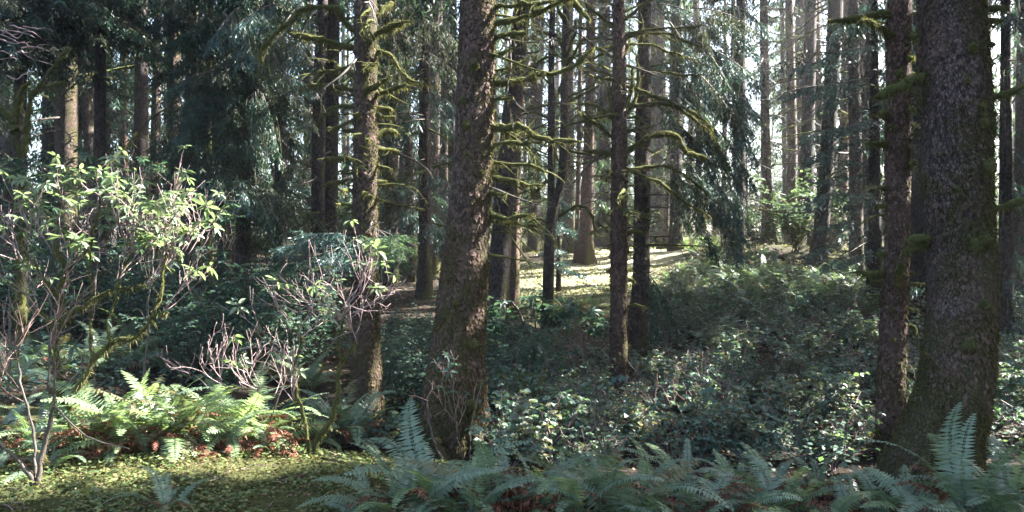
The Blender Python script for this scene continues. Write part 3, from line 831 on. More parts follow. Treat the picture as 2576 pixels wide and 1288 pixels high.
for pp, r0, r1 in (
    ([(886,75),(859,45),(844,22),(774,22),(734,50),(664,112),(654,165),(654,250)], 10, 2.5),
    ([(884,120),(809,98),(724,86)], 9, 7), ([(949,85),(994,62),(1039,50)], 10, 7), ([(949,35),(989,8)], 7, 6),
    ([(949,128),(984,145),(1009,180),(1044,205),(1089,220)], 7, 3), ([(889,190),(864,175),(842,155)], 8, 6),
    ([(884,225),(834,215),(772,216),(760,232)], 8, 6), ([(889,270),(854,265),(819,280),(799,310)], 7, 4),
    ([(945,270),(989,277)], 9, 8), ([(889,300),(854,318),(824,328)], 5, 4), ([(939,295),(994,292)], 5, 5),
    ([(890,330),(851,328)], 8, 6), ([(939,342),(964,332),(999,337)], 8, 7), ([(945,370),(1004,382)], 6, 4),
    ([(888,400),(816,400)], 6, 6), ([(939,410),(964,420),(985,428)], 5, 5), ([(884,435),(849,437)], 4, 4),
    ([(890,452),(830,462),(812,470)], 5, 4), ([(945,456),(975,455)], 4, 4), ([(890,478),(860,480)], 5, 4),
    ([(940,500),(972,505)], 5, 4), ([(888,520),(845,512)], 5, 3), ([(886,165),(840,175),(800,178)], 5, 3), ([(945,238),(1005,215),(1020,210)], 6, 5)):
    B(t2, pp, r0, r1)
for pp, r0 in (([(920,170),(930,168),(952,158)], 9), ([(924,225),(955,210),(987,192)], 10), ([(922,355),(928,352)], 8), ([(900,290),(901,285)], 7), ([(915,486),(922,484)], 7), ([(932,495),(936,493)], 6)):
    B(t2, pp, r0, r0 * .8, dd=np.linspace(-.13, -.3, len(pp)))
for pp, r0, r1 in (
    ([(1243,18),(1288,15),(1395,2)], 8, 6), ([(1243,60),(1288,52),(1353,35),(1388,15),(1438,-6)], 9, 7), ([(1240,98),(1275,86),(1325,82)], 9, 7),
    ([(1232,210),(1288,205),(1348,195),(1423,175),(1463,150),(1498,120)], 9, 6), ([(1238,175),(1288,165),(1350,130)], 5, 4),
    ([(1228,322),(1288,322),(1320,326),(1383,350),(1448,357)], 10, 6), ([(1238,364),(1288,360),(1358,358)], 6, 5), ([(1233,405),(1288,412),(1343,418),(1370,435)], 6, 5),
    ([(1233,445),(1288,455),(1373,470)], 7, 5), ([(1225,540),(1288,551),(1348,540)], 8, 5), ([(1225,552),(1288,562),(1373,570)], 6, 5),
    ([(1222,488),(1250,482)], 7, 5), ([(1238,250),(1290,245)], 4, 4), ([(1240,140),(1270,132),(1300,118)], 5, 4), ([(1225,478),(1262,487),(1275,484)], 5, 4), ([(1438,-6),(1452,18),(1485,50)], 9, 8),
    ([(1283,100),(1284,150),(1281,230),(1286,310)], 3, 2)):
    B(t1, pp, r0, r1) if pp[0][0] < 1260 else px_branch(t1.root, pp, 8.75, r0, r1, int(rng.integers(1 << 30)), hair=.5 if r0 < 5 else 1, mat='twig' if r0 < 5 else 'moss')
for pp, r0, r1 in (
    ([(1540,300),(1503,268),(1428,258)], 5, 4), ([(1545,298),(1533,245),(1530,185)], 7, 6), ([(1568,292),(1588,230),(1590,170)], 6, 5), ([(1572,290),(1603,240),(1601,150),(1588,120)], 6, 4),
    ([(1540,345),(1488,305),(1453,280)], 7, 6), ([(1570,140),(1583,110),(1580,85)], 5, 4), ([(1570,90),(1638,75),(1768,65)], 5, 3), ([(1570,94),(1668,85),(1768,120)], 4, 2.5), ([(1574,112),(1638,115),(1778,165)], 4, 2.5),
    ([(1574,165),(1713,187),(1813,187)], 4, 2), ([(1574,215),(1668,250),(1738,280),(1788,320),(1813,380)], 6, 3), ([(1574,268),(1683,262),(1763,310),(1813,370)], 7, 3),
    ([(1576,382),(1638,345),(1698,340),(1728,385),(1778,395)], 9, 7), ([(1576,427),(1638,418),(1700,425),(1788,495)], 5, 3), ([(1578,425),(1658,460),(1718,505),(1788,545)], 6, 3),
    ([(1574,330),(1620,325),(1650,312)], 6, 5), ([(1540,385),(1473,378)], 6, 5), ([(1540,430),(1520,425)], 5, 4), ([(1574,540),(1608,537)], 8, 7), ([(1575,588),(1600,583),(1618,588)], 7, 5), ([(1540,540),(1528,537)], 7, 5),
    ([(1574,635),(1598,633)], 4, 4), ([(1542,680),(1524,682)], 6, 4), ([(1574,675),(1592,673)], 5, 4), ([(1575,702),(1598,706)], 5, 4), ([(1542,60),(1500,35),(1470,5)], 5, 4), ([(1568,50),(1610,20),(1650,-10)], 5, 3),
    ([(1544,120),(1500,145),(1480,150)], 4, 3), ([(1542,200),(1490,190),(1450,165)], 4, 3), ([(1574,770),(1600,768),(1625,775)], 4, 2), ([(1572,870),(1584,868)], 6, 5), ([(1546,20),(1530,5),(1490,2)], 4, 3)):
    B(t3, pp, r0, r1, hair=.8)
for pp, r0, r1 in (
    ([(2236,35),(2132,50),(2082,52)], 11, 8), ([(2242,95),(2217,65),(2167,48)], 12, 10), ([(2285,38),(2292,28)], 7, 6), ([(2282,92),(2305,90)], 9, 8), ([(2282,145),(2299,145)], 7, 7), ([(2280,190),(2300,182)], 10, 9),
    ([(2282,272),(2302,272)], 7, 6), ([(2234,288),(2210,285)], 11, 10), ([(2282,315),(2302,312)], 9, 8), ([(2232,365),(2177,358)], 9, 8), ([(2280,372),(2292,370)], 9, 8), ([(2280,415),(2302,405)], 8, 7),
    ([(2232,470),(2210,470)], 6, 5), ([(2228,520),(2207,520)], 7, 6), ([(2230,686),(2190,690),(2147,684)], 9, 9), ([(2278,690),(2302,684)], 8, 7), ([(2230,708),(2190,708)], 5, 4), ([(2280,714),(2324,713)], 4, 4),
    ([(2226,744),(2182,744)], 4, 4), ([(2276,774),(2307,781)], 5, 4), ([(2275,818),(2302,824),(2302,844)], 6, 5), ([(2214,1079),(2180,1089)], 6, 4), ([(2270,1040),(2282,1050)], 6, 5), ([(2232,640),(2205,638)], 8, 6)):
    B(t6, pp, r0, r1)
for pp, r0, dd in (([(2262,185),(2268,182)], 12, -.22), ([(2240,320),(2242,318)], 8, -.2), ([(2258,690),(2266,660)], 10, -.28), ([(2250,855),(2252,853)], 6, -.2), ([(2246,780),(2248,778)], 6, -.2)):
    B(t6, pp, r0, r0 * .8, dd=np.linspace(dd * .5, dd, 2))
for pp, r0, r1 in (
    ([(2330,197),(2272,215),(2202,245)], 13, 10), ([(2342,595),(2300,600),(2277,612)], 13, 11), ([(2340,612),(2267,635)], 11, 9), ([(2472,20),(2537,17)], 9, 8), ([(2474,55),(2527,50)], 12, 10), ([(2474,66),(2505,66)], 9, 7), ([(2478,113),(2502,110)], 9, 8),
    ([(2484,245),(2532,240)], 10, 9), ([(2484,280),(2507,287)], 10, 9), ([(2495,525),(2540,515),(2600,495)], 11, 9), ([(2338,222),(2318,250),(2322,265)], 8, 6), ([(2490,245),(2540,235),(2600,200)], 10, 9), ([(2485,150),(2495,160)], 7, 6)):
    B(t5, pp, r0, r1)
for x, y, r in ((2404,139,13), (2425,281,12), (2428,300,9), (2428,321,13), (2440,430,20), (2452,420,14), (2408,618,17), (2424,606,15), (2438,601,11), (2387,221,9), (2460,330,8), (2370,480,8), (2430,760,14), (2395,860,16)):
    p = W(x, y, t5.d); c = t5.axis(p[2]); R_ = t5.rad(p[2]); off = p[0] - c[0]
    moss_clump(t5.root, (p[0], c[1] - math.sqrt(max(R_ * R_ - off * off, .01)) - .012, p[2]), r / F * t5.d, int(rng.integers(1 << 20)))
for x, y, r in ((1180,395,7), (1165,260,9), (1195,175,12), (1176,320,11), (1215,440,8), (1150,760,10), (1190,860,14), (1205,960,15), (1185,1010,18)):
    p = W(x, y, t1.d); c = t1.axis(p[2]); R_ = t1.rad(p[2]); off = p[0] - c[0]
    moss_clump(t1.root, (p[0], c[1] - math.sqrt(max(R_ * R_ - off * off, .01)) - .005, p[2]), r / F * t1.d, int(rng.integers(1 << 20)))
def roots(t, n, ln, r0, seed, a0=0.0):
    r = np.random.default_rng(seed)
    for k in range(n):
        a = a0 + k * 2 * PI / n + r.normal() * .25
        L = ln * r.uniform(.6, 1.2); rb = t.rad(t.base[2] + .2)
        pts = []
        for u, h in ((.55, .42), (.95, .2), (1.25, .07), (1.7, .01), (2.3, -.05)):
            rr = rb * min(u, 1.0) + L * max(u - .95, 0) / 1.35
            w = a + .25 * math.sin(k + u * 2)
            x, y = t.base[0] + math.cos(w) * rr, t.base[1] + math.sin(w) * rr
            pts.append((x, y, gz(x, y) + h * (rb / .28)))
        mossy_branch(t.root, pts, r0 * r.uniform(.8, 1.2), r0 * .35, int(r.integers(1 << 30)), mat='bark', hair=.5, name='root', twigs=False, thin=1.0)
roots(t1, 6, .75, .095, 1, .4); roots(t2, 6, .5, .06, 2, .1); roots(t5, 6, .5, .07, 3, .2); roots(t4, 5, .7, .07, 4, .3); roots(t3, 5, .35, .04, 5); roots(t6, 5, .35, .045, 6)
# finer dead branches between the mossy ones
for t_, ys_, ls_, az_, sd in ((t1, np.linspace(-20, 640, 13), (.25, .8), (-.9, .9), 41), (t2, np.linspace(0, 560, 24), (.25, .9), None, 42), (t3, np.linspace(-10, 640, 42), (.35, 1.5), None, 43), (t6, np.linspace(-10, 900, 16), (.15, .45), None, 44), (t4, np.linspace(-10, 620, 26), (.4, 1.5), None, 45)):
    dead_branches(t_.root, t_.axis, t_.rad, [t_.zpx(y) for y in ys_], ls_, sd, .75, az_)

# ------------------------------------------------------------------ trees of the middle distance
mid = {}
def MT(key, label, px, d, mat, seed, H=27, flare=.3, sides=18, mossy=.6, nbr=14, lens=(.5, 1.6), ytop=0, ybot=600, name='conifer_tree', azim=None, **kw):
    t = Tree(name, label, px, d, mat, H, flare, 5, sides, seed, max(0.09, d * .006), **kw)
    zs = [t.zpx(y) for y in np.linspace(ytop + 10, ybot, nbr) + np.random.default_rng(seed).uniform(-15, 15, nbr)] if nbr else []
    dead_branches(t.root, t.axis, t.rad, zs, lens, seed + 1, mossy, azim)
    mid[key] = t
    return t
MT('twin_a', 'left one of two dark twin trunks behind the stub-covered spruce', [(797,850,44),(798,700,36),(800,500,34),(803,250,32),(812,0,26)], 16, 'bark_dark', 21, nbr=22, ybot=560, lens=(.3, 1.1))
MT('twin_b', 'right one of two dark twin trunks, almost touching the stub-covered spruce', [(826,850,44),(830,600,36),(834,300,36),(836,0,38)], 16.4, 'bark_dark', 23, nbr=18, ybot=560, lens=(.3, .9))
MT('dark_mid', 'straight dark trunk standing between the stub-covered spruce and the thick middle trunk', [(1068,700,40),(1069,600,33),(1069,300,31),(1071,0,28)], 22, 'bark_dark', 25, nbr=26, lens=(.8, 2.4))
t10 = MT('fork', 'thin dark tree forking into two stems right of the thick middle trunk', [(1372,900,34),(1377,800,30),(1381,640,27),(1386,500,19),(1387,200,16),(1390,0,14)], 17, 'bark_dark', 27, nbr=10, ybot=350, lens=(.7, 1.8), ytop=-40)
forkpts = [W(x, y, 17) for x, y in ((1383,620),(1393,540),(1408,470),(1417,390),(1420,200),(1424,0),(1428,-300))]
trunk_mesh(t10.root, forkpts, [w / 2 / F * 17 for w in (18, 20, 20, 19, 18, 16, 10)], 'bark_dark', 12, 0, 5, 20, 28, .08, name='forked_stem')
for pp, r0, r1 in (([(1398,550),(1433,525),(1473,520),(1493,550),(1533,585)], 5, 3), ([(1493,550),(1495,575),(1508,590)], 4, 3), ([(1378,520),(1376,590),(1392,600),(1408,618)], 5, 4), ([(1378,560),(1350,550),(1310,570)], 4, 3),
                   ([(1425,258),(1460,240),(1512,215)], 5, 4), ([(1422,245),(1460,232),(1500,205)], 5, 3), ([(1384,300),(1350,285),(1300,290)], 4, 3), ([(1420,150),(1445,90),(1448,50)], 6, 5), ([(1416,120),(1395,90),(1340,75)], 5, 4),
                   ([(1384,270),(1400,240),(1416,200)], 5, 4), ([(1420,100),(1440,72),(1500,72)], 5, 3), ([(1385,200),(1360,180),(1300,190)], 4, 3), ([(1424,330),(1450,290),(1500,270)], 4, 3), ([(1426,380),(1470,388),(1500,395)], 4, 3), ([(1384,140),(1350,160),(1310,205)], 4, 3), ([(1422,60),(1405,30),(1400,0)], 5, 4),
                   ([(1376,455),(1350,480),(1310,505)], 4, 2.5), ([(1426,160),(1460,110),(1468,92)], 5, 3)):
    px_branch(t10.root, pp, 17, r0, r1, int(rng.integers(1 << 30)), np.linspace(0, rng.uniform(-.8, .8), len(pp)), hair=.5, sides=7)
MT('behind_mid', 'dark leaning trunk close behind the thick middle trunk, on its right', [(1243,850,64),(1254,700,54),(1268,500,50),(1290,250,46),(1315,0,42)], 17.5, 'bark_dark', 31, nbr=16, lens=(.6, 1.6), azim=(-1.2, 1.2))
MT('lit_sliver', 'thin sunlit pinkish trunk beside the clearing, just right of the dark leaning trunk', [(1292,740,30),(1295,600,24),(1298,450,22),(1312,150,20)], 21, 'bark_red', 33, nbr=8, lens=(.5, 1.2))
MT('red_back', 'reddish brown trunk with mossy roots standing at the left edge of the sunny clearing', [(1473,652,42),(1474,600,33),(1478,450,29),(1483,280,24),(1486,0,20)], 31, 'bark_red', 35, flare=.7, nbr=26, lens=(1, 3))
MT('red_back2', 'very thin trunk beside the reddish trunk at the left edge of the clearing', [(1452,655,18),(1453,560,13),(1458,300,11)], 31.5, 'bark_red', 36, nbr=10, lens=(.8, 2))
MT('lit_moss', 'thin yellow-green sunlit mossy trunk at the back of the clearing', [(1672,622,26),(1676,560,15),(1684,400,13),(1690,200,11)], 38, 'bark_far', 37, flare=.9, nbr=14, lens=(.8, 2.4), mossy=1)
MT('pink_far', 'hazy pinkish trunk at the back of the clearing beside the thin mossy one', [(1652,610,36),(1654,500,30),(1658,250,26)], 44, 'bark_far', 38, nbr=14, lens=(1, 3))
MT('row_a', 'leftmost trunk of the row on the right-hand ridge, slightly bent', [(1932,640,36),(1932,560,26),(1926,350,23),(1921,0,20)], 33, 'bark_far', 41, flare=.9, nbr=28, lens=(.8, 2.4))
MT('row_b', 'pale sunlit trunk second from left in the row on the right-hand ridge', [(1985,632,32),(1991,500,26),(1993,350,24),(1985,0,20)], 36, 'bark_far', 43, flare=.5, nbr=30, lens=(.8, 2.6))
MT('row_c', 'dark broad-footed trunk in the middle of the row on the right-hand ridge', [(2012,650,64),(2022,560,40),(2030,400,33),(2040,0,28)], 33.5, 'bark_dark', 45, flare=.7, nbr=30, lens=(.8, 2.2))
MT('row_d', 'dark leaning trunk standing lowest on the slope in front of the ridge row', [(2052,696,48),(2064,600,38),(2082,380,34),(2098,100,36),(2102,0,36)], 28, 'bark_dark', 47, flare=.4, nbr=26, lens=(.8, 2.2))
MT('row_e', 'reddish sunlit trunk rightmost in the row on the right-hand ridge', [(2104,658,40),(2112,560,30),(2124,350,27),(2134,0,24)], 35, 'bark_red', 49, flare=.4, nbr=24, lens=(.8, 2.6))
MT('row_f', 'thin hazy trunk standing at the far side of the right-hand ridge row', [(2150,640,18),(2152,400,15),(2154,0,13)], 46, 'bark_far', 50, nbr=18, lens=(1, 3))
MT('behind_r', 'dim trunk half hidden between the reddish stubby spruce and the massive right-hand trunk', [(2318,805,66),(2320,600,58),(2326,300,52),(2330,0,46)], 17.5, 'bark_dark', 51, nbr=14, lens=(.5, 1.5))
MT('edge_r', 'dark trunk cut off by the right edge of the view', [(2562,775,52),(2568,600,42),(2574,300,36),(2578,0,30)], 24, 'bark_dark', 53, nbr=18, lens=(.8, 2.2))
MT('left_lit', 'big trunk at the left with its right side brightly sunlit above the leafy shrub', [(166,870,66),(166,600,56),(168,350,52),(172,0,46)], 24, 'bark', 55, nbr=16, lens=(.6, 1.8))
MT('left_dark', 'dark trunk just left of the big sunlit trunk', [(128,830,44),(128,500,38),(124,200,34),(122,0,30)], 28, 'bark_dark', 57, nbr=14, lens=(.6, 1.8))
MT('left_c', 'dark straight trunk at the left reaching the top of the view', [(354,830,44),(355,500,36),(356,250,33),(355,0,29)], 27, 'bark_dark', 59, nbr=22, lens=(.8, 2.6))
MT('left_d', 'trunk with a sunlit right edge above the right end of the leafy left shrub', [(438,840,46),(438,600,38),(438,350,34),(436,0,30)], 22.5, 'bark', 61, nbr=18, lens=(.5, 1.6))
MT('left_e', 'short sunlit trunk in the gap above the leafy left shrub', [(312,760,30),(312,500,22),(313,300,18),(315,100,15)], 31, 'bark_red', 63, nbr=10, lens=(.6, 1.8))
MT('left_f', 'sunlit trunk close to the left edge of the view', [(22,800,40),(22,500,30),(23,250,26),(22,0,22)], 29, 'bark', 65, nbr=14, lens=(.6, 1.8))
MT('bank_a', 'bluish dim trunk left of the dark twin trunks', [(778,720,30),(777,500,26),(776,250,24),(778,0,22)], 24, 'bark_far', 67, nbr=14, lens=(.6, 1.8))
MT('left_snag', 'moss-draped narrow dead trunk in front of the dark hemlock', [(522,820,26),(522,500,20),(523,250,17),(527,60,12)], 19, 'moss', 69, H=9, nbr=10, lens=(.4, 1.2), mossy=1, name='dead_tree')

# mossy small tree at the left edge
ml = thing('mossy_tree', 'small yellow-mossed crooked tree at the left edge, forking above the leafy shrub', 'tree', [W(48, 900, 12)[0], 12, gz(W(48, 900, 12)[0], 12)])
for pp, r0, r1, nm in (([(58,1010),(55,800),(50,560),(48,400),(38,310)], 15, 12, 'trunk'), ([(40,330),(20,290),(-20,260)], 11, 9, 'branch'), ([(40,310),(45,250),(60,220),(80,200)], 11, 8, 'branch'), ([(58,390),(68,320),(75,250),(95,225),(130,215),(165,205)], 9, 5, 'branch'), ([(75,250),(110,195),(150,150),(175,120)], 6, 3, 'branch')):
    px_branch(ml, pp, 12, r0, r1, int(rng.integers(1 << 30)), name=nm, hair=1.2)
for k in range(14):
    x, y = rng.uniform(-30, 60), rng.uniform(60, 210)
    pp = [(x, y)]
    for j in range(3): x += rng.uniform(15, 40); y += rng.uniform(-14, 18); pp.append((x, y))
    px_branch(ml, pp, 11.8, 2.2, 1.0, int(rng.integers(1 << 30)), name='twig', mat='twig_pink', hair=0, sides=4, lump=0)

# ------------------------------------------------------------------ crowns overhead and boughs in view
CR = dict(nb=14, nk=6, twl=0.3, tww=0.095)
for t, z0, rm, n, sd in ((t1, 6.5, 3.6, 60, 301), (t2, 6.0, 3.4, 60, 302), (t3, 7.0, 3.2, 56, 303), (t4, 7.0, 3.6, 60, 304), (t5, 6.5, 4.2, 70, 305), (t6, 6.0, 3.2, 56, 306)):
    crown(t.root, t.axis, z0, t.base[2] + t.H - .5, rm, 'needle', n, sd, **CR)
for k, (key, t) in enumerate(mid.items()):
    if key in ('left_snag', 'red_back2', 'lit_moss', 'left_e'): continue
    zt = t.zt()
    z0 = {'fork': 6.2, 'left_c': 6.0, 'dark_mid': 5.0, 'left_d': 6.0, 'left_lit': 7.2, 'left_dark': 6.5, 'bank_a': 4.5, 'twin_b': 5.2, 'left_f': 6.5, 'behind_r': 5.0, 'edge_r': 5.5, 'row_a': 8.5, 'row_b': 9, 'row_c': 8.0, 'row_d': 7.5, 'row_e': 9, 'row_f': 11, 'pink_far': 10, 'red_back': 8.0}.get(key, zt)
    crown(t.root, t.axis, z0, t.base[2] + t.H - .5, 3.6, 'needle', 56, 320 + k, **CR)

def PB(tr, a, b, d0, d1, **kw):
    """bough between two frame positions"""
    bough(tr if not isinstance(tr, Tree) else tr.root, W(a[0], a[1], d0), W(b[0], b[1], d1), seed=int(rng.integers(1 << 30)), **kw)

# dense dark hemlock, left of the twin trunks
hx = W(610, 640, 15.5)
hem = Tree('hemlock_tree', 'dense dark hemlock with drooping curtains of needles left of the twin trunks', [(612,860,40),(612,500,34),(612,200,30),(612,0,26)], 15.5, 'bark_dark', 24, .3, 5, 24, 71, .1)
r_ = np.random.default_rng(5)
for k in range(120):
    y = r_.uniform(-60, 560)
    if 120 < y < 380 and r_.random() < 0.15: continue
    a = r_.uniform(-PI, 0.0) if r_.random() < .85 else r_.uniform(0, PI)
    ln = (0.9 + 0.3 * (y + 60) / 500) * r_.uniform(.8, 1.45)
    z = hem.zpx(y)
    A = hem.axis(z)
    Bq = A + np.array([math.cos(a) * ln, math.sin(a) * ln, -0.32 * ln])
    bough(hem.root, A, Bq, 0.2 * ln, 0.5, 40, 13, 0.095, 0.022, .55, ['needle', 'needle', 'needle_blue', 'needle_dry'][int(r_.integers(4))], int(r_.integers(1 << 30)), lich=.15)
crown(hem.root, hem.axis, 5.5, 21, 3.2, 'needle', 50, 372, **CR)
for px_, d_, sd, lab, y1, rr in ((706, 18.5, 8, 'dark hemlock close behind the left one of the twin trunks', 520, 1.0), (565, 24, 9, 'dark hemlock behind the right end of the leafy left shrub', 470, 1.15), (985, 25, 10, 'bluish hemlock between the stub-covered spruce and the straight dark trunk', 600, 1.2), (262, 29, 12, 'dark hemlock between the left trunks above the leafy shrub', 330, 1.3), (-60, 25, 13, 'dark hemlock at the left edge above the mossy crooked tree', 380, 1.2),
    (250, 19, 22, 'dark hemlock whose boughs hang into the top left, right of the big sunlit trunk', 120, 1.1), (50, 18, 23, 'dark hemlock whose boughs fill the top left corner', 150, 1.1), (478, 20, 24, 'dark hemlock hanging in front of the trunk with the sunlit right edge', 400, .75),
    (1135, 31, 14, 'hazy hemlock seen just left of the thick middle trunk', 520, 1.5), (1345, 38, 15, 'hazy grey-green hemlock behind the dark leaning trunk', 430, 1.6), (1520, 40, 16, 'hazy hemlock right behind the slender candelabra spruce', 330, 1.7), (1700, 33, 17, 'hemlock filling the gap behind the drooping boughs', 470, 1.6), (1860, 30, 18, 'hemlock at the left end of the right-hand ridge row', 520, 1.4), (2170, 33, 19, 'bluish hemlock behind the right end of the ridge row', 500, 1.6), (2300, 27, 20, 'bluish hemlock between the stubby spruce and the dim trunk', 640, 1.4), (2010, 44, 21, 'pale hazy hemlock behind the middle of the ridge row', 300, 1.9)):
    h_ = Tree('hemlock_tree', lab, [(px_, 800, 36), (px_, 500, 30), (px_ + 2, 200, 26), (px_ + 3, 0, 22)], d_, 'bark_dark', 23, .3, 5, 16, 70 + sd, .25)
    q_ = np.random.default_rng(sd)
    for k in range(62 if d_ < 30 else 50):
        y = q_.uniform(-50, y1); a = q_.uniform(-PI, PI); ln = rr * q_.uniform(.7, 1.5); A = h_.axis(h_.zpx(y))
        bough(h_.root, A, A + np.array([math.cos(a) * ln, math.sin(a) * ln, -.3 * ln]), .18 * ln, .55, *((26, 10, .14, .032) if d_ < 30 else (18, 8, .2, .045)), .5, ['needle', 'needle_blue', 'needle_dry'][int(q_.integers(3))], int(q_.integers(1 << 30)), lich=.1)
    crown(h_.root, h_.axis, h_.zt() + .5, 20, 3, 'needle', 40, 380 + sd, **CR)
# needle curtains high on the stub-covered spruce's neighbour, top left of it
for (a, b, d0, d1, kw) in (
    ((700,10),(600,60),14,12.5,{}),((760,5),(690,110),14,12,{}),((790,30),(730,160),14,12.4,{}),((720,60),(790,190),14,12.3,{}),((660,100),(780,300),14,12.2,{}),((600,20),(530,110),14,13,{}),((560,30),(640,150),14,12.7,{})):
    PB(mid['twin_a'], a, b, d0, d1, width=.5, nb=44, nk=14, hang=.7, twl=.085, tww=.018, mat='needle_dry' if d1 < 12.35 else 'needle_blue', lich=.5)
# hanging curtain on the drooping branch
for k in range(5):
    PB(t2, (648 + 6 * (k - 2), 225 + 5 * abs(k - 2)), (635 + 18 * k, 380 + 35 * (k % 3)), 10, 9.9 + .1 * (k % 2), width=.22, nb=24, nk=10, hang=.8, twl=.07, tww=.014, mat='needle', lich=.2, rad=.007)
# low bough in front of the stub-covered spruce; paler needles paint its lit tip
for a, b in (((930,600),(1015,625)),((900,585),(985,655)),((890,590),(765,588)),((900,600),(801,655)),((900,610),(722,668)),((930,610),(1002,590)),((870,590),(701,622)),((880,600),(851,668)),((760,620),(660,690)),((940,590),(1010,660))):
    PB(t2, a, b, 9.9, 9.3, width=.36, nb=44, nk=14, hang=.28, twl=.07, tww=.012, mat='needle_far' if b[0] > 900 else ['needle', 'needle_blue'][b[0] % 2], lift=.02, rad=.008)
# foliage of the candelabra spruce's right-hand sweep
for a, b, w in (((1640,60),(1760,150),.6),((1680,30),(1840,120),.65),((1720,60),(1860,200),.65),((1760,90),(1880,250),.65),((1740,170),(1850,300),.6),((1780,220),(1890,330),.6),((1760,300),(1830,420),.55),((1780,350),(1860,470),.55),
                ((1770,420),(1850,540),.5),((1760,480),(1830,590),.5),((1800,130),(1905,210),.6),((1660,10),(1790,60),.6),((1790,500),(1870,600),.5),((1820,560),(1860,640),.45),((1740,20),(1880,60),.65),((1800,30),(1900,130),.6),
                ((1720,400),(1800,520),.45),((1740,530),(1800,640),.4),((1650,20),(1720,110),.55),((1690,110),(1800,210),.6),((1800,200),(1905,290),.6),((1820,260),(1900,400),.6),((1810,330),(1895,470),.55),((1700,240),(1800,330),.5),((1830,10),(1925,70),.6),((1810,420),(1885,560),.5),((1690,300),(1780,400),.45),((1660,150),(1740,260),.5)):
    dk = rng.uniform(14.5, 16.5)
    PB(t4, a, b, dk + .6, dk, width=w, nb=52, nk=14, hang=.6, twl=.1, tww=.02, mat=['needle_dry', 'needle', 'needle_blue'][int(rng.integers(3))] if a[0] < 1770 else 'needle_blue', lich=.4)
sw = np.random.default_rng(17)
for k in range(24):
    y = sw.uniform(-10, 520); x = sw.uniform(1680, 1850) - .05 * y
    dk = sw.uniform(14.2, 17)
    PB(t4, (x, y), (x + sw.uniform(20, 75), y + sw.uniform(60, 150)), dk + .5, dk, width=.5, nb=38, nk=12, hang=.7, twl=.1, tww=.02, mat=['needle_dry', 'needle_blue', 'needle'][k % 3], lich=.4, rad=.01)
for a, b in (((1632,690),(1660,850)),((1640,700),(1700,820)),((1640,710),(1640,880)),((1630,690),(1690,780))):
    PB(t4, a, b, 16.4, 15.6, width=.35, nb=34, nk=10, hang=.9, mat='needle', rad=.01)
# bluish flat boughs right of the ridge row
bl = Tree('spruce_tree', 'young bluish spruce with flat layered boughs below the right-hand ridge row', [(2200,830,40),(2200,500,30),(2200,200,20),(2200,0,14)], 19.5, 'bark_dark', 17, .2, 5, 20, 77, .1)
for a, b in (((2200,195),(1975,245)),((2200,215),(2010,225)),((2195,230),(2070,265)),((2200,330),(2040,330)),((2195,350),(2060,390)),((2200,420),(2030,400)),((2195,440),(2050,460)),((2200,500),(2080,490)),((2200,560),(2060,575)),((2195,590),(2040,640)),
             ((2200,600),(2080,680)),((2200,640),(2110,660)),((2200,260),(2330,300)),((2200,380),(2330,430)),((2200,520),(2330,560)),((2200,620),(2340,660)),((2200,120),(2080,140)),((2200,100),(2310,150)),((2200,470),(2140,520)),((2200,40),(2090,60)),((2200,300),(2120,330))):
    PB(bl, a, b, 19.5, 18.6 + rng.uniform(-.6, .6), width=.62, nb=36, nk=11, hang=.18, twl=.13, tww=.03, mat='needle_blue', lift=.12, lich=.1)
# conifer foliage right of the massive trunk
br = Tree('spruce_tree', 'bluish spruce filling the gap at the right edge behind the massive trunk', [(2530,900,40),(2530,600,32),(2530,250,26),(2530,0,20)], 15, 'bark_dark', 20, .2, 5, 20, 79, .1)
for k in range(40):
    y = rng.uniform(-40, 880); a = rng.uniform(-PI, PI)
    if 480 < y < 620 and rng.random() < .6: continue
    ln = rng.uniform(.6, 1.5); A = br.axis(br.zpx(y))
    bough(br.root, A, A + np.array([math.cos(a) * ln, math.sin(a) * ln, -.35 * ln]), .1 * ln, .5, 32, 11, .1, .022, .6, 'needle_blue' if rng.random() < .7 else 'needle', int(rng.integers(1 << 30)), lich=.3)
# pale sunlit young spruce beside the clearing
ys = Tree('young_spruce', 'small pale sunlit spruce at the left edge of the clearing behind the forked tree', [(1405,700,14),(1405,640,10),(1405,540,6),(1405,480,3)], 24.5, 'bark_dark', 3.2, .1, 4, 10, 81, .1)
for k in range(26):
    y = rng.uniform(490, 680); a = rng.uniform(-PI, PI); ln = .15 + .75 * (y - 480) / 200 * rng.uniform(.7, 1.2); A = ys.axis(ys.zpx(y))
    bough(ys.root, A, A + np.array([math.cos(a) * ln, math.sin(a) * ln, -.2 * ln]), .05, .38, 22, 8, .12, .03, .3, 'needle_blue', int(rng.integers(1 << 30)), rad=.008)
# branches with grey green needles crossing between stub-covered spruce and middle trunk
for a, b, d in (((1068,60),(1010,120),20),((1068,40),(1150,110),20),((1068,110),(980,170),20.5),((1068,130),(1150,190),20),((1068,180),(990,250),21),((1068,230),(1140,270),20.5),((1000,10),(1060,60),19),((960,20),(1010,110),18),((1068,300),(960,330),21),((1068,400),(1000,440),21),((1068,440),(1140,470),21),((1068,500),(960,540),21),((1068,560),(1130,600),21)):
    PB(mid['dark_mid'], a, b, d + .8, d, width=.7, nb=34, nk=10, hang=.7, twl=.15, tww=.035, mat='needle_blue' if rng.random() < .5 else 'needle_dry', lich=.6)

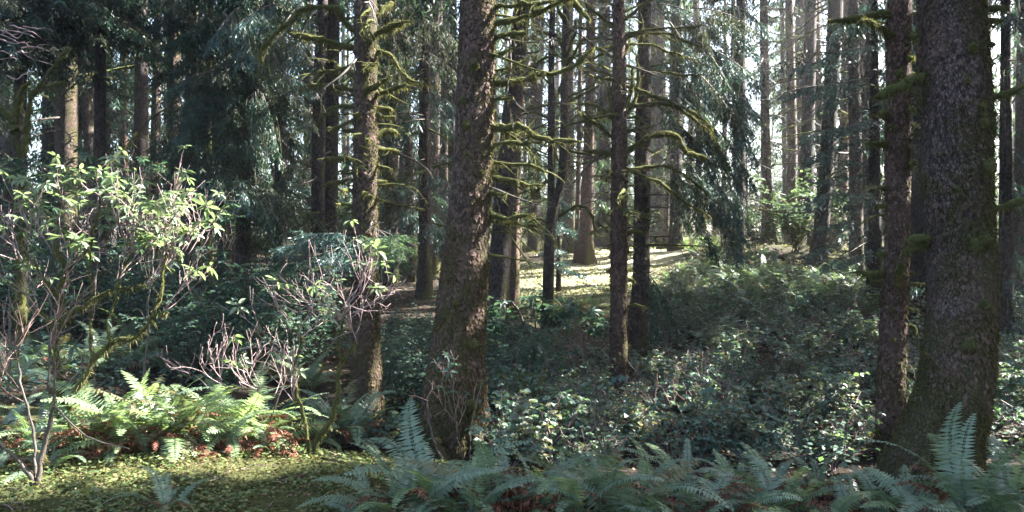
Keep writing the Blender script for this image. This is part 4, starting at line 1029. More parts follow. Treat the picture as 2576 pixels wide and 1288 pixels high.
# ------------------------------------------------------------------ far trees in the haze, and unseen trees added outside the view to shade it
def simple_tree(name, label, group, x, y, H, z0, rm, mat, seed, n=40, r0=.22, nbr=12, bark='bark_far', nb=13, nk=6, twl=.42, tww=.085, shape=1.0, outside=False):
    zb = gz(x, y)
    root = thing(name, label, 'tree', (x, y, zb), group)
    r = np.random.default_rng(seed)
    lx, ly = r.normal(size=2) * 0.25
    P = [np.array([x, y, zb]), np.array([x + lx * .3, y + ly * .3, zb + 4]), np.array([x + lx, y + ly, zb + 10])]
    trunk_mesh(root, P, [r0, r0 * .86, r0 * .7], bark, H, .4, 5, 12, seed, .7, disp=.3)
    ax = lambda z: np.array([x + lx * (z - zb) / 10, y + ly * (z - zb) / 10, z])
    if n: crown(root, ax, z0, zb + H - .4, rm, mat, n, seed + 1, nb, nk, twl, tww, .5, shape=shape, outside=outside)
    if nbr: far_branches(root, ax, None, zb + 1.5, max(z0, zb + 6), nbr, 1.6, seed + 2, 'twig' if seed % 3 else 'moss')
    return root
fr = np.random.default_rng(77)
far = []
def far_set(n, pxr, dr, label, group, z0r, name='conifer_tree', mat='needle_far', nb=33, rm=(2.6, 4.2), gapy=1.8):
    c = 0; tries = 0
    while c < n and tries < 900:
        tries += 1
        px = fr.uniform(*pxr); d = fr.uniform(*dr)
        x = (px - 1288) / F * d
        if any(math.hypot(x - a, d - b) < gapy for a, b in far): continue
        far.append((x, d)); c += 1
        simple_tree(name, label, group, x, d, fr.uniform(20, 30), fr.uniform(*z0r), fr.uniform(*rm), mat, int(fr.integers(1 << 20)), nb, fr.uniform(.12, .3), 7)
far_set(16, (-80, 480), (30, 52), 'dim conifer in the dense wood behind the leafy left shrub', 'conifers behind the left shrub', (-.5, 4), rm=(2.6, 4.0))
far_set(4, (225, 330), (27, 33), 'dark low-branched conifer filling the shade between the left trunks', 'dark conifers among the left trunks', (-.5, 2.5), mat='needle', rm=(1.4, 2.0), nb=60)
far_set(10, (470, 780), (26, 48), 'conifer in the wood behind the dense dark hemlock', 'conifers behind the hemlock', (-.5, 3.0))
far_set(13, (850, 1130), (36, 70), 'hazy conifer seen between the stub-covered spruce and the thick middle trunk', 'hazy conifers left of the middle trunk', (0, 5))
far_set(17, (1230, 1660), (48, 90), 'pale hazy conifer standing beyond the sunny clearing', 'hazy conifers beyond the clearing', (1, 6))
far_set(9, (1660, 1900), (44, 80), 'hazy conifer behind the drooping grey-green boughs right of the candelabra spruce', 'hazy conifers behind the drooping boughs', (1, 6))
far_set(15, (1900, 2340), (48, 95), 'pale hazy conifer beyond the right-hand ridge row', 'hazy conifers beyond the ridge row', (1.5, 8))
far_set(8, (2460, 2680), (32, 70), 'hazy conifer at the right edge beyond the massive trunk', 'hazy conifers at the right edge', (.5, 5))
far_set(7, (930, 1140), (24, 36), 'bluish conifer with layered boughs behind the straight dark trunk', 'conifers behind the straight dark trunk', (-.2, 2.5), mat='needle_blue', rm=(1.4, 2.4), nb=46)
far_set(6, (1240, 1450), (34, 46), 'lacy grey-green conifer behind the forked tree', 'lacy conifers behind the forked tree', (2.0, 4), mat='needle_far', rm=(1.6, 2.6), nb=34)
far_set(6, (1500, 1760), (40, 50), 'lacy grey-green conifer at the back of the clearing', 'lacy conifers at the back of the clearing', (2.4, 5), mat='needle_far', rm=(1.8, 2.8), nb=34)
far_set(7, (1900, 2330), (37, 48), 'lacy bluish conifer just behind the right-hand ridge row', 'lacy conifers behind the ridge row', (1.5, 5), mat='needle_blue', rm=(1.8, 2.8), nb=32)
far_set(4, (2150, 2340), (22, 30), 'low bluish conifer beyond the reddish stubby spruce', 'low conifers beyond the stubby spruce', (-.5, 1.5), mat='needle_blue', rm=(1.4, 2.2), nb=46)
sr = np.random.default_rng(21)
shade = []
tries = 0
while len(shade) < 50 and tries < 3000:
    tries += 1
    x, y = sr.uniform(7, 44), sr.uniform(2, 33)
    if x / y < 0.70 or any(math.hypot(x - a, y - b) < 2.7 for a, b in shade): continue
    if any((lambda v, h: (v @ h) > 0 and abs(v[0] * h[1] - v[1] * h[0]) < .3 + .2 * min(r, 1))(np.array([x - p[0], y - p[1]]), nrm(SUN[:2])) for p, r in TUN if p[1] < 11 and r >= .55): continue  # keeps the added trunks off the sun paths to the near gaps
    shade.append((x, y))
for x, y in shade + [(-10, 6), (-13, 11), (-16, 16), (-22, 24), (-20, 9)]:
    simple_tree('conifer_tree', 'tall unseen conifer added outside the view to shade the hollow', 'unseen conifers added for shade', x, y, sr.uniform(22, 31), sr.uniform(2.0, 5) + (4 if y > 20 else 0), sr.uniform(3.4, 4.6), 'needle', int(sr.integers(1 << 20)), 56, sr.uniform(.2, .35), 0, 'bark', 7, 4, .55, .33, outside=True)

# ------------------------------------------------------------------ ferns
def frond_mesh(seed, e0, e1, mat, n=30, wid=0.135, ragged=0.0):
    r = np.random.default_rng(seed)
    K = 16
    t = np.linspace(0, 1, K)
    el = np.radians(e0 + (e1 - e0) * t ** 1.25)
    st = np.stack([np.cos(el), 0.10 * np.sin(t * 3 + r.random() * 6), np.sin(el)], -1) / (K - 1)
    C = np.vstack([[0, 0, 0], np.cumsum(st[:-1], 0)])
    a = Acc()
    a.add(*tube(C, np.linspace(.0045, .0012, K), 3, False))
    s = (np.arange(n) + .5) / n
    s = 0.14 + 0.86 * s
    Q = np.stack([np.interp(s, t, C[:, k]) for k in range(3)], -1)
    T = nrm(np.stack([np.interp(np.clip(s + .03, 0, 1), t, C[:, k]) - np.interp(s - .03, t, C[:, k]) for k in range(3)], -1))
    Sd = nrm(np.cross(T, np.array([0, .01, 1.0])) + np.array([0, 1e-6, 0]))
    Sd = np.where(Sd[:, 1:2] < 0, -Sd, Sd)
    N = np.cross(T, Sd); N = np.where(N[:, 2:3] < 0, -N, N)
    lp = wid * np.minimum(1, (s - .1) * 4.5) ** .7 * (1 - s) ** .55 * 1.25 + .006
    for sg in (1, -1):
        D = nrm(Sd * sg + T * .28 + N * 0.10 + r.normal(size=(n, 3)) * (.06 + ragged))
        kp = r.random(n) > ragged * .8
        L = lp * (.9 + .2 * r.random(n))
        wd = .86 * (.86 / n) * np.ones(n) + .004
        S2 = nrm(np.cross(D, N + r.normal(size=(n, 3)) * (.12 + ragged)))
        a.add(*blades(Q[kp], D[kp], S2[kp], L[kp], wd[kp], .18 + ragged, .22))
    V, fs = a.get()
    return mesh_np('frond', V, fs, M[mat])
SH = [(77, -8), (72, -15), (66, -24), (58, -35), (68, -48), (50, -34), (80, 8), (42, -42)]
FR = {m: [frond_mesh(400 + i, a, b, m) for i, (a, b) in enumerate(SH)] for m in ('fern', 'fern_lit')}
FR['fern_old'] = [frond_mesh(420 + i, a, b, 'fern_old', 28, .125, .12) for i, (a, b) in enumerate(SH)]
FR['dead'] = [frond_mesh(440 + i, a, b, 'fern_dead', 24, .12, .35) for i, (a, b) in enumerate([(35, -60), (15, -50), (62, -40), (55, -55)])]
FS = 1.02
def fern(px, py, size, n, label=None, group=None, mat='fern', dead=0, seed=0, d=None, spread=None, lean=0.0, pos=None):
    r = np.random.default_rng(seed)
    if pos is None:
        d = d or hit(px, py)
        x = (px - 1288) / F * d
    else: x, d = pos
    size *= (1.0 if mat == 'fern_lit' else FS)
    if mat == 'fern_lit' and size > .7: n = int(n * 1.5)
    elif mat == 'fern' and n >= 11: n = int(n * 1.25)
    root = thing('sword_fern', label, 'fern', (x, d, gzb(np.array([x]), np.array([d]))[0] - .02), group)
    a0 = r.random() * 6.28
    for k in range(n):
        az = a0 + k * 2.399 + r.normal() * .25
        q = k / max(n - 1, 1)
        # inner fronds stand up, outer ones arch over
        pick = [0, 6, 1, 2, 3, 5, 4, 7][int(np.clip(q * 7 + .7 + r.normal() * 1.1, 0, 7))]
        o = obj('frond', FR[r.choice([mat, 'fern_old', 'fern_lit' if mat == 'fern' else 'fern'], p=[.74, .12, .14])][pick], root)
        s = size * (r.uniform(.72, 1.15) if r.random() < .8 else r.uniform(.35, .7))
        o.location = (math.cos(az) * .03, math.sin(az) * .03, 0)
        o.rotation_euler = (r.normal() * .3, r.normal() * .16 + lean, az)
        o.scale = (s, s, s)
    for k in range(dead):
        o = tag(obj('dead_frond', FR['dead'][int(r.integers(4))], root), 'withered rust-red frond')
        az = r.random() * 6.28; s = size * r.uniform(.55, .9)
        o.rotation_euler = (r.normal() * .5, r.normal() * .2, az); o.scale = (s, s, s); o.location = (0, 0, .04)
    return root
LF = 'sunlit yellow-green sword fern '
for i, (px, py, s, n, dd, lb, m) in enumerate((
    (225, 1140, .80, 18, 7, LF + 'at the left end of the bright fern bank', 'fern_lit'), (320, 1135, .92, 22, 4, LF + 'with the tallest upright fronds in the bright fern bank', 'fern_lit'),
    (405, 1140, .85, 20, 8, LF + 'third from the left in the bright fern bank', 'fern_lit'), (480, 1135, .85, 20, 9, LF + 'above the reddest patch of withered fronds', 'fern_lit'),
    (560, 1130, .85, 20, 9, LF + 'second from the right end of the bright fern bank', 'fern_lit'), (640, 1125, .8, 20, 5, LF + 'at the right end of the bright fern bank', 'fern_lit'),
    (270, 1165, .5, 10, 8, 'small half-withered fern in front of the left end of the bright fern bank', 'fern_lit'), (520, 1158, .45, 8, 9, 'low rust-red withered fern in front of the bright fern bank', 'fern'),
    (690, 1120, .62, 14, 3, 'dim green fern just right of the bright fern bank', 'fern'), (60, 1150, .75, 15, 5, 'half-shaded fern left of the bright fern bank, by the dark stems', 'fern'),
    (-10, 1120, .75, 14, 3, 'fern cut off by the left edge beside the fern bank', 'fern'), (130, 1130, .7, 14, 6, 'fern behind the thin dark stems at the lower left', 'fern_lit'), (120, 1190, .45, 10, 2, 'small dim fern at the foot of the dark stems', 'fern'),
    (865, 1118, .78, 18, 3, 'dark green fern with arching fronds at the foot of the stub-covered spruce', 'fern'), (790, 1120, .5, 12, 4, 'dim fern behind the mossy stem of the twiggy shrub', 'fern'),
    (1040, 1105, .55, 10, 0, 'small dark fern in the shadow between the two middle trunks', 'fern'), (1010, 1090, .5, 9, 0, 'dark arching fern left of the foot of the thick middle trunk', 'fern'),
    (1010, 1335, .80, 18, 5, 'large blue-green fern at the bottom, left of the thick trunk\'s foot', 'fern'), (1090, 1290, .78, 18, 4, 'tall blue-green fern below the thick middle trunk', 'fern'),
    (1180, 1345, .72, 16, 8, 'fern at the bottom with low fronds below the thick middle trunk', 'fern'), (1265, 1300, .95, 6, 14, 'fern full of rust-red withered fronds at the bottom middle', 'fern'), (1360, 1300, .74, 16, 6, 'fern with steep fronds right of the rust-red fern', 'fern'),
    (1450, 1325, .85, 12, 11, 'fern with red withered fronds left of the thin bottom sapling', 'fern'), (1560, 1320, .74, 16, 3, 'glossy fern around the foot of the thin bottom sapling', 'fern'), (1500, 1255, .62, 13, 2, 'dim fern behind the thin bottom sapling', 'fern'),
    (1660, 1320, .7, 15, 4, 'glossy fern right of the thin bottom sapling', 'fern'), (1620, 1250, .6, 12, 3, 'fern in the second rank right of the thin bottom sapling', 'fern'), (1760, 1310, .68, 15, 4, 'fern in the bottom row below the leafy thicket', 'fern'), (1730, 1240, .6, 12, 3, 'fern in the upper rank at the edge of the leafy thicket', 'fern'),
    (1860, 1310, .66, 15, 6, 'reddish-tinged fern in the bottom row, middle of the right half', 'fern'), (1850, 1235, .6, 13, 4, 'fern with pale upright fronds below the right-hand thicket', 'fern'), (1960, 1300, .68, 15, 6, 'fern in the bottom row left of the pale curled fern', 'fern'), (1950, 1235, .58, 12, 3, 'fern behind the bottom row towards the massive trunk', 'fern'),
    (2060, 1330, .6, 14, 2, 'pale fern curling at the bottom, left of the massive trunk', 'fern_lit'), (2060, 1240, .6, 13, 5, 'fern beside the spreading foot of the massive trunk', 'fern'), (2150, 1300, .62, 14, 5, 'fern directly in front of the massive trunk\'s left root', 'fern'), (2240, 1340, .58, 13, 4, 'low fern at the bottom in front of the massive trunk', 'fern'),
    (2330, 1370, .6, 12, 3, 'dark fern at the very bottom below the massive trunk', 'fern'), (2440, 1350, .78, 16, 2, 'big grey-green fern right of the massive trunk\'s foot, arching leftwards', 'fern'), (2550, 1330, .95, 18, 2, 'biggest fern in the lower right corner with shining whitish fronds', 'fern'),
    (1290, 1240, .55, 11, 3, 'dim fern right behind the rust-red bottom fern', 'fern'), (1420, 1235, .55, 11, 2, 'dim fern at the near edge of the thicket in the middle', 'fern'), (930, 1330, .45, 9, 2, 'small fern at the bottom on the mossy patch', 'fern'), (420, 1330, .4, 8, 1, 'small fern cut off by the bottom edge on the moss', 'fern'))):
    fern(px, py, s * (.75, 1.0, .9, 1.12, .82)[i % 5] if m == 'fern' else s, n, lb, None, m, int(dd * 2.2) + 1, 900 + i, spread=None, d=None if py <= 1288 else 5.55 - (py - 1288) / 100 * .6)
for i, px in enumerate((215, 300, 370, 440, 495, 560, 620, 680)):
    fern(px, 1150 + 6 * (i % 3), .55, 2, 'low heap of rust-red withered fronds along the front foot of the bright fern bank', 'withered fronds before the fern bank', 'fern', 16, 2300 + i)
k = 0
for px, py, s in ((1990, 770, 1.0), (2040, 765, 1.05), (2085, 770, 1.0), (1930, 740, .9), (1960, 715, .9), (2130, 770, 1.0), (2015, 730, .9), (1880, 700, .9), (1830, 690, .9), (1800, 720, .9), (1850, 740, .95), (2150, 740, .9), (1760, 690, .8), (1740, 735, .85), (1900, 665, .9), (2060, 705, .9), (2110, 720, .9), (1970, 680, .8),
                  (1710, 770, .85), (1840, 790, .9), (1900, 800, .9), (1950, 830, .8), (2100, 830, .8), (2160, 860, .8), (2180, 790, .9), (1790, 860, .8), (1690, 720, .9), (1780, 670, 1.0), (1820, 655, 1.0), (1850, 670, 1), (1870, 720, 1), (1910, 700, 1), (1940, 690, 1), (1985, 745, 1), (2025, 790, 1), (2070, 740, 1), (2100, 690, 1), (2140, 700, 1), (2170, 720, 1), (1810, 760, 1), (1890, 770, 1), (1720, 690, .9), (1930, 780, 1)):
    fern(px, py, s * .95, 12, 'dim sword fern among others on the upper part of the right-hand slope', 'ferns on the upper right slope', 'fern', 1, 1500 + k); k += 1
for px, py, s in ((1460, 775, .8), (1490, 800, .9), (1420, 790, .8), (1440, 975, .7), (1500, 900, .6), (1530, 740, .8), (1560, 720, .8), (1660, 750, .7), (1420, 830, .7)):
    fern(px, py, s * .8, 10, 'small fern on the bare brown bank below the clearing', 'ferns on the bank below the clearing', 'fern', 5, 1600 + k); k += 1
for px, py, s in ((60, 930, .9), (150, 940, .9), (250, 935, 1), (340, 925, .9), (430, 930, .9), (540, 930, .9), (640, 930, .9), (720, 960, .9), (110, 890, 1), (330, 890, 1), (500, 890, 1), (20, 970, .9), (600, 960, .9), (690, 900, .9), (780, 980, .8)):
    fern(px, py, s * .95, 13, 'shaded bluish fern in the dark behind the bright fern bank', 'shaded ferns behind the fern bank', 'fern', 1, 1700 + k); k += 1
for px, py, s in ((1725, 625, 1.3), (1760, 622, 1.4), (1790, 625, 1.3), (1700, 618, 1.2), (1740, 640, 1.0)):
    fern(px, py, s * .9, 13, 'brightly sunlit pale fern at the back of the clearing', 'sunlit ferns at the back of the clearing', 'fern_lit', 0, 1800 + k); k += 1

# ------------------------------------------------------------------ leafy shrubs of the thicket
def leaflets(P, D, S, N, L, Wd, fold=.15):
    """leaf of two folded halves: 6 corners"""
    L = np.asarray(L)[:, None]; Wd = np.asarray(Wd)[:, None]
    m1 = P + D * L * .3; m2 = P + D * L * .68
    tip = P + D * L - N * L * .12
    V = np.stack([P, m1 + S * Wd * .5 + N * fold * Wd, m2 + S * Wd * .42 + N * fold * Wd, tip, m2 - S * Wd * .42 + N * fold * Wd, m1 - S * Wd * .5 + N * fold * Wd], 1).reshape(-1, 3)
    i = np.arange(len(P))[:, None] * 6
    return V, np.concatenate([i + np.array([0, 1, 2, 3]), i + np.array([0, 3, 4, 5])]).reshape(-1, 4)
def bush_meshes(seed, nst=10, h=.75, w=.55, leaf=.058, mat='leaf_bush', dens=1.0, stem='twig_brown'):
    r = np.random.default_rng(seed)
    st = Acc(); lf = Acc()
    for k in range(nst):
        az = r.random() * 6.28; sp = r.random() ** .7 * w; hh = h * r.uniform(.55, 1.15)
        n = 8
        t = np.linspace(0, 1, n)
        C = np.stack([np.cos(az) * sp * t ** 1.3 + r.normal(size=n) * .015, np.sin(az) * sp * t ** 1.3 + r.normal(size=n) * .015, hh * (t - .18 * t * t * r.random())], -1)
        C[0] = (r.normal() * .05, r.normal() * .05, -.05)
        st.add(*tube(C, np.linspace(.007, .0025, n), 3, False))
        m = int(r.integers(9, 15) * dens)
        tt = r.uniform(.3, 1, m)
        Q = np.stack([np.interp(tt, t, C[:, j]) for j in range(3)], -1)
        a2 = r.random(m) * 6.28
        pet = np.stack([np.cos(a2), np.sin(a2), r.uniform(-.1, .5, m)], -1)
        Lp = r.uniform(.03, .09, m)[:, None]
        E = Q + pet * Lp
        st.add(*blades(Q, nrm(pet), side_of(pet, r, .2), Lp[:, 0], .004))
        for sgn in (-1, 0, 1):
            D = nrm(pet * np.array([1, 1, .2]) + np.array([0, 0, -.25]) + r.normal(size=(m, 3)) * .15)
            c, s = math.cos(sgn * 1.15), math.sin(sgn * 1.15)
            D = nrm(np.stack([D[:, 0] * c - D[:, 1] * s, D[:, 0] * s + D[:, 1] * c, D[:, 2]], -1))
            N = nrm(np.array([0, 0, 1.0]) + r.normal(size=(m, 3)) * .35)
            S = nrm(np.cross(N, D)); N = np.cross(D, S)
            L = leaf * r.uniform(.7, 1.35, m)
            lf.add(*leaflets(E, D, S, N, L, L * .72))
    V, fs = st.get(); V2, f2 = lf.get()
    return mesh_np('bush_stems', V, fs, M[stem]), mesh_np('foliage', V2, f2, M[mat])
BV = [bush_meshes(600 + i, nst=int(8 + i % 4 * 2), h=[.6, .8, .5, .9][i % 4], w=[.5, .45, .6, .5][i % 4], dens=[1, 1.2, .8, 1, .25, 1.1, .5, .3][i % 8], leaf=[.055, .065, .05, .058, .05, .075, .05, .045][i % 8], stem='twig_brown' if i % 2 else 'twig_pink') for i in range(8)]
GV = [bush_meshes(650 + i, 6, .6, .35, .06, 'leaf_gold', .5) for i in range(2)]
def bush(x, y, s, label, group, var, rot, name='leafy_bush', flat=1.0):
    a, b = var
    o = tag(obj(name, a), label, 'bush', group)
    o.location = (x, y, float(gzb(np.array([x]), np.array([y]))[0]) - .03); o.rotation_euler = (0, 0, rot); o.scale = (s, s, s * flat)
    c = obj('foliage', b, o)
    return o
br_ = np.random.default_rng(91)
trunks = [(t.base[0], t.base[1], max(t.R)) for t in [t1, t2, t3, t4, t5, t6] + list(mid.values())]
def scatter_bush(n, region, label, group, sr=(.8, 1.3), gold=0.0, gapd=.42, variants=None, name='leafy_bush'):
    c = 0; tries = 0; got = []
    while c < n and tries < 8000:
        tries += 1
        px = br_.uniform(region[0], region[1]); py = br_.uniform(region[2], region[3])
        d = hit(px, py)
        x = (px - 1288) / F * d
        if d > 60 or any(math.hypot(x - a, d - b) < gapd for a, b in got) or any(math.hypot(x - a, d - b) < r + .22 for a, b, r in trunks): continue
        got.append((x, d)); c += 1
        if gold and br_.random() < gold:
            bush(x, d, br_.uniform(.6, .9), label, group, GV[int(br_.integers(2))], br_.random() * 6.28, name)
        else:
            bush(x, d, br_.uniform(*sr), label, group, (variants or BV)[int(br_.integers(len(variants or BV)))], br_.random() * 6.28, name)
    return got
for nn, reg, lb, gp in ((26, (1640, 1800, 770, 880), 'low leafy bush on the slope just right of the dark swollen-footed trunk', 'bushes beside the swollen-footed trunk'), (30, (1800, 2000, 760, 880), 'low bush in the upper middle of the shaded right-hand slope', 'bushes on the upper middle slope'),
                        (26, (2000, 2220, 770, 880), 'low bush on the slope below the ridge ferns, left of the reddish stubby spruce', 'bushes below the ridge ferns'), (20, (1640, 1880, 880, 1000), 'bush in the lower middle of the slope, left of the drooping mossy dome', 'bushes left of the mossy dome'), (20, (1990, 2220, 880, 1000), 'bush low on the slope between the mossy dome and the reddish stubby spruce', 'bushes right of the mossy dome')):
    scatter_bush(nn, reg, lb, gp, (.75, 1.15), gapd=.42)
scatter_bush(26, (1700, 1900, 670, 770), 'small silvery bush near the crest of the mound, right of the clearing', 'bushes on the crest by the clearing', (.7, 1.1), gapd=.55)
scatter_bush(26, (1900, 2200, 660, 770), 'small silvery bush on the crest of the mound below the ridge row', 'bushes on the crest below the ridge row', (.7, 1.1), gapd=.6)
for nn, reg, lb, gp in ((22, (1240, 1440, 1010, 1190), 'leafy bush in the near thicket just right of the thick middle trunk', 'near bushes by the middle trunk'), (22, (1440, 1660, 1010, 1190), 'leafy bush in the near thicket below the candelabra spruce', 'near bushes below the candelabra spruce'),
                        (24, (1660, 1900, 1000, 1190), 'leafy bush in the near thicket around the reddish bare stems', 'near bushes round the bare stems'), (24, (1900, 2210, 1000, 1190), 'leafy bush in the near thicket left of the reddish stubby spruce\'s foot', 'near bushes by the stubby spruce')):
    scatter_bush(nn, reg, lb, gp, (.7, 1.1), .03, gapd=.27)
scatter_bush(14, (1400, 1640, 900, 1000), 'low bush around the foot of the slender candelabra spruce', 'bushes round the candelabra spruce', (.7, 1.0), gapd=.35)
scatter_bush(30, (2440, 2620, 820, 1150), 'bush in the dim thicket at the right edge behind the massive trunk', 'bushes at the right edge', (.9, 1.3), gapd=.4)
scatter_bush(10, (2270, 2340, 800, 1120), 'bush seen between the reddish stubby spruce and the massive trunk', 'bushes between the two right-hand trunks', (.8, 1.2), gapd=.4)
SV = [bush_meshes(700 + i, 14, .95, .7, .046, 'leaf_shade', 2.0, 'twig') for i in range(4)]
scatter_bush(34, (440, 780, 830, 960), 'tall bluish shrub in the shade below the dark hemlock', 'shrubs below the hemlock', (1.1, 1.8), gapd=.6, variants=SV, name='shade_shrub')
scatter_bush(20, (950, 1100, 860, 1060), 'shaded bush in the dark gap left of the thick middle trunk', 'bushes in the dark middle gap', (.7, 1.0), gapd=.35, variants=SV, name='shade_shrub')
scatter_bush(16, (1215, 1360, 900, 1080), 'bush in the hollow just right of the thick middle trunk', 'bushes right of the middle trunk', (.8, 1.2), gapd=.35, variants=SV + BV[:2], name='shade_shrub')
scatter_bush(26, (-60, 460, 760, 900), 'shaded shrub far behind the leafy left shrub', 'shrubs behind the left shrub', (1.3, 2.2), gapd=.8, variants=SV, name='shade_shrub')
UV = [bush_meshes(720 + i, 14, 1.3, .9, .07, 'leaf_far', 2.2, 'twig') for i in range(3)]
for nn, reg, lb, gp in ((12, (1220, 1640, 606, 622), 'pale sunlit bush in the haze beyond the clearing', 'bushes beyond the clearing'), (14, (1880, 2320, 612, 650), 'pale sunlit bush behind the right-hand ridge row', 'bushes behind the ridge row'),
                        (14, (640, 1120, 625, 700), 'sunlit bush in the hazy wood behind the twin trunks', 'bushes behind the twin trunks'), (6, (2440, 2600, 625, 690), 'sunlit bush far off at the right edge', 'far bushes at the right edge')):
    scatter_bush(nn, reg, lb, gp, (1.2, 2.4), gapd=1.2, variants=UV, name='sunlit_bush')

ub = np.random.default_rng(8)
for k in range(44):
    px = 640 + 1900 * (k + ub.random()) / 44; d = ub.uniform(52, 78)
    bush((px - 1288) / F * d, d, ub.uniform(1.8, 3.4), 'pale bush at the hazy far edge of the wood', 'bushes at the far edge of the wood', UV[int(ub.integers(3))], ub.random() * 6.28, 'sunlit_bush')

# ------------------------------------------------------------------ elder shrubs: mossy stems, pinkish twigs, whorls of leaves
def whorl_mesh(seed, mat, n=7, L=.11):
    r = np.random.default_rng(seed)
    a = Acc()
    az = np.arange(n) / n * 6.28 + r.normal(size=n) * .2
    D = nrm(np.stack([np.cos(az), np.sin(az), r.uniform(-.75, .15, n)], -1))
    N = nrm(np.array([0, 0, 1.0]) + r.normal(size=(n, 3)) * .2)
    S = nrm(np.cross(N, D)); N = np.cross(D, S)
    l = L * r.uniform(.7, 1.2, n)
    V, f = leaflets(D * .012, D, S, N, l, l * .36, .12)
    return mesh_np('leaf_whorl', V, f, M[mat])
WH = {m: [whorl_mesh(800 + i, m, 5 + i % 3, .076 + .012 * (i % 3)) for i in range(6)] for m in ('leaf_elder', 'leaf_shade')}
def twig_tree(acc, p, d, l, rad, lev, r, tips, bend=.48, up=.15):
    n = 4
    pts = [p]
    for i in range(n):
        d = nrm(d + r.normal(size=3) * bend * .22 + np.array([0, 0, up * .3]))
        pts.append(pts[-1] + d * l / n)
    acc.add(*tube(np.array(pts), np.linspace(rad, rad * .72, n + 1), 4 if lev else 3, True))
    if lev == 0:
        tips.append((pts[-1], d)); return
    for k in range(int(r.integers(2, 4))):
        i = -1 if k == 0 else int(r.integers(2, n + 1))
        dd = nrm(d + r.normal(size=3) * bend + np.array([0, 0, up]))
        twig_tree(acc, pts[i], dd, l * r.uniform(.55, .95), rad * .7, lev - 1, r, tips, bend, up)
def elder(label, basepx, d, stems, fans, leafmat, nleaf, seed, twig='twig_pink', leafscale=1.0, stem_mat='moss', name='elder_shrub', hair=1.2):
    """stems: frame polylines with radii; fans: (x, y, direction x, direction z, length, levels, count) where twigs spring from"""
    r = np.random.default_rng(seed)
    x = (basepx - 1288) / F * d
    root = thing(name, label, 'shrub', (x, d, gz(x, d)))
    b = np.array(root.location)
    for pp, r0, r1, dd in stems:
        px_branch(root, pp, d, r0, r1, int(r.integers(1 << 30)), np.linspace(dd[0], dd[1], len(pp)), name='stem', mat=stem_mat, hair=hair)
    a = Acc(); tips = []
    for fx, fy, dx, dz, l, lev, cnt, dep in fans:
        for k in range(cnt):
            dr = nrm(np.array([dx, r.uniform(-.6, .6), dz]) + r.normal(size=3) * .3)
            twig_tree(a, W(fx, fy, d + dep) + r.normal(size=3) * .02, dr, l * r.uniform(.8, 1.4), .0046, lev, r, tips)
    V, fs = a.get()
    tag(obj('twigs', mesh_np('twigs', V - b, fs, M[twig]), root), kind='stuff')
    pick = r.permutation(len(tips))[:nleaf]
    for i in pick:
        p, dd = tips[i]
        o = obj('leaf_whorl', WH[leafmat][int(r.integers(6))], root)
        o.location = Vector(p - b); s = leafscale * r.uniform(.75, 1.3); o.scale = (s, s, s)
        o.rotation_euler = (r.normal() * .35, r.normal() * .35, r.random() * 6.28)
    return root
elder('tall leafy sunlit elder shrub at the left with mossy leaning stems', 165, 7.2,
      [([(165,1175),(165,1069),(200,974),(235,914),(280,864),(340,849),(385,799),(420,784)], 10, 7, (0, 0)), ([(145,1100),(145,969),(145,844),(160,804),(225,759),(280,729),(370,714)], 9, 5, (.25, .2)), ([(160,804),(150,744),(165,690),(150,640),(140,600)], 9, 5, (.25, .3)),
       ([(385,799),(400,749),(415,674),(420,600)], 6, 3, (0, .1)), ([(280,864),(270,820),(285,770),(300,700),(330,640)], 4, 3, (0, .3)), ([(160,760),(110,700),(70,640),(50,600)], 5, 3, (.25, .1)), ([(165,690),(215,620),(240,540),(260,480)], 5, 3, (.3, .4)), ([(145,844),(100,780),(60,740),(10,700)], 5, 3, (.25, .3)), ([(235,914),(230,800),(232,700),(225,600)], 4, 3, (.1, .5))],
      [(420,640,.3,.8,.26,2,5,.1), (420,780,.7,.5,.22,2,3,0), (370,714,.6,.6,.24,2,6,.2), (330,640,.2,.9,.26,2,6,.3), (300,700,.2,.8,.24,2,4,.2), (260,530,.2,.9,.18,2,6,.4), (225,640,0,.9,.22,2,5,.5), (140,650,-.2,.9,.22,2,6,.3), (50,650,-.4,.8,.22,2,6,.1), (10,700,-.4,.8,.26,2,5,.3),
       (165,690,.3,.6,.24,2,4,.2), (100,780,-.3,.6,.22,2,4,.2), (380,630,.3,.9,.24,2,6,.2), (450,610,.5,.8,.2,2,3,.1), (310,600,0,.9,.22,2,5,.3), (180,560,0,.9,.2,2,6,.4), (80,580,-.2,.9,.22,2,6,.3), (480,640,.6,.6,.2,2,3,.1), (440,480,.4,.8,.2,1,2,.1)],
      'leaf_elder', 210, 5)
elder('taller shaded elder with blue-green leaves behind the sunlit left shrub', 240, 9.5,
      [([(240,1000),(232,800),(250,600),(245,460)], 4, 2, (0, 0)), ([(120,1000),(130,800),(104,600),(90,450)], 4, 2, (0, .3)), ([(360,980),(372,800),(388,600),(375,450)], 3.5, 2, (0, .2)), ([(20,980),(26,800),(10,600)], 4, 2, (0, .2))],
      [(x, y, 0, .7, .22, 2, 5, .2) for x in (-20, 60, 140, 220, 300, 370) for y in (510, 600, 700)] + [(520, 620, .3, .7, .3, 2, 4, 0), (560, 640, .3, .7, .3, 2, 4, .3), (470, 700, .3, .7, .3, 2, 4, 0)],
      'leaf_shade', 270, 6, 'twig', 1.0, 'twig', hair=0)
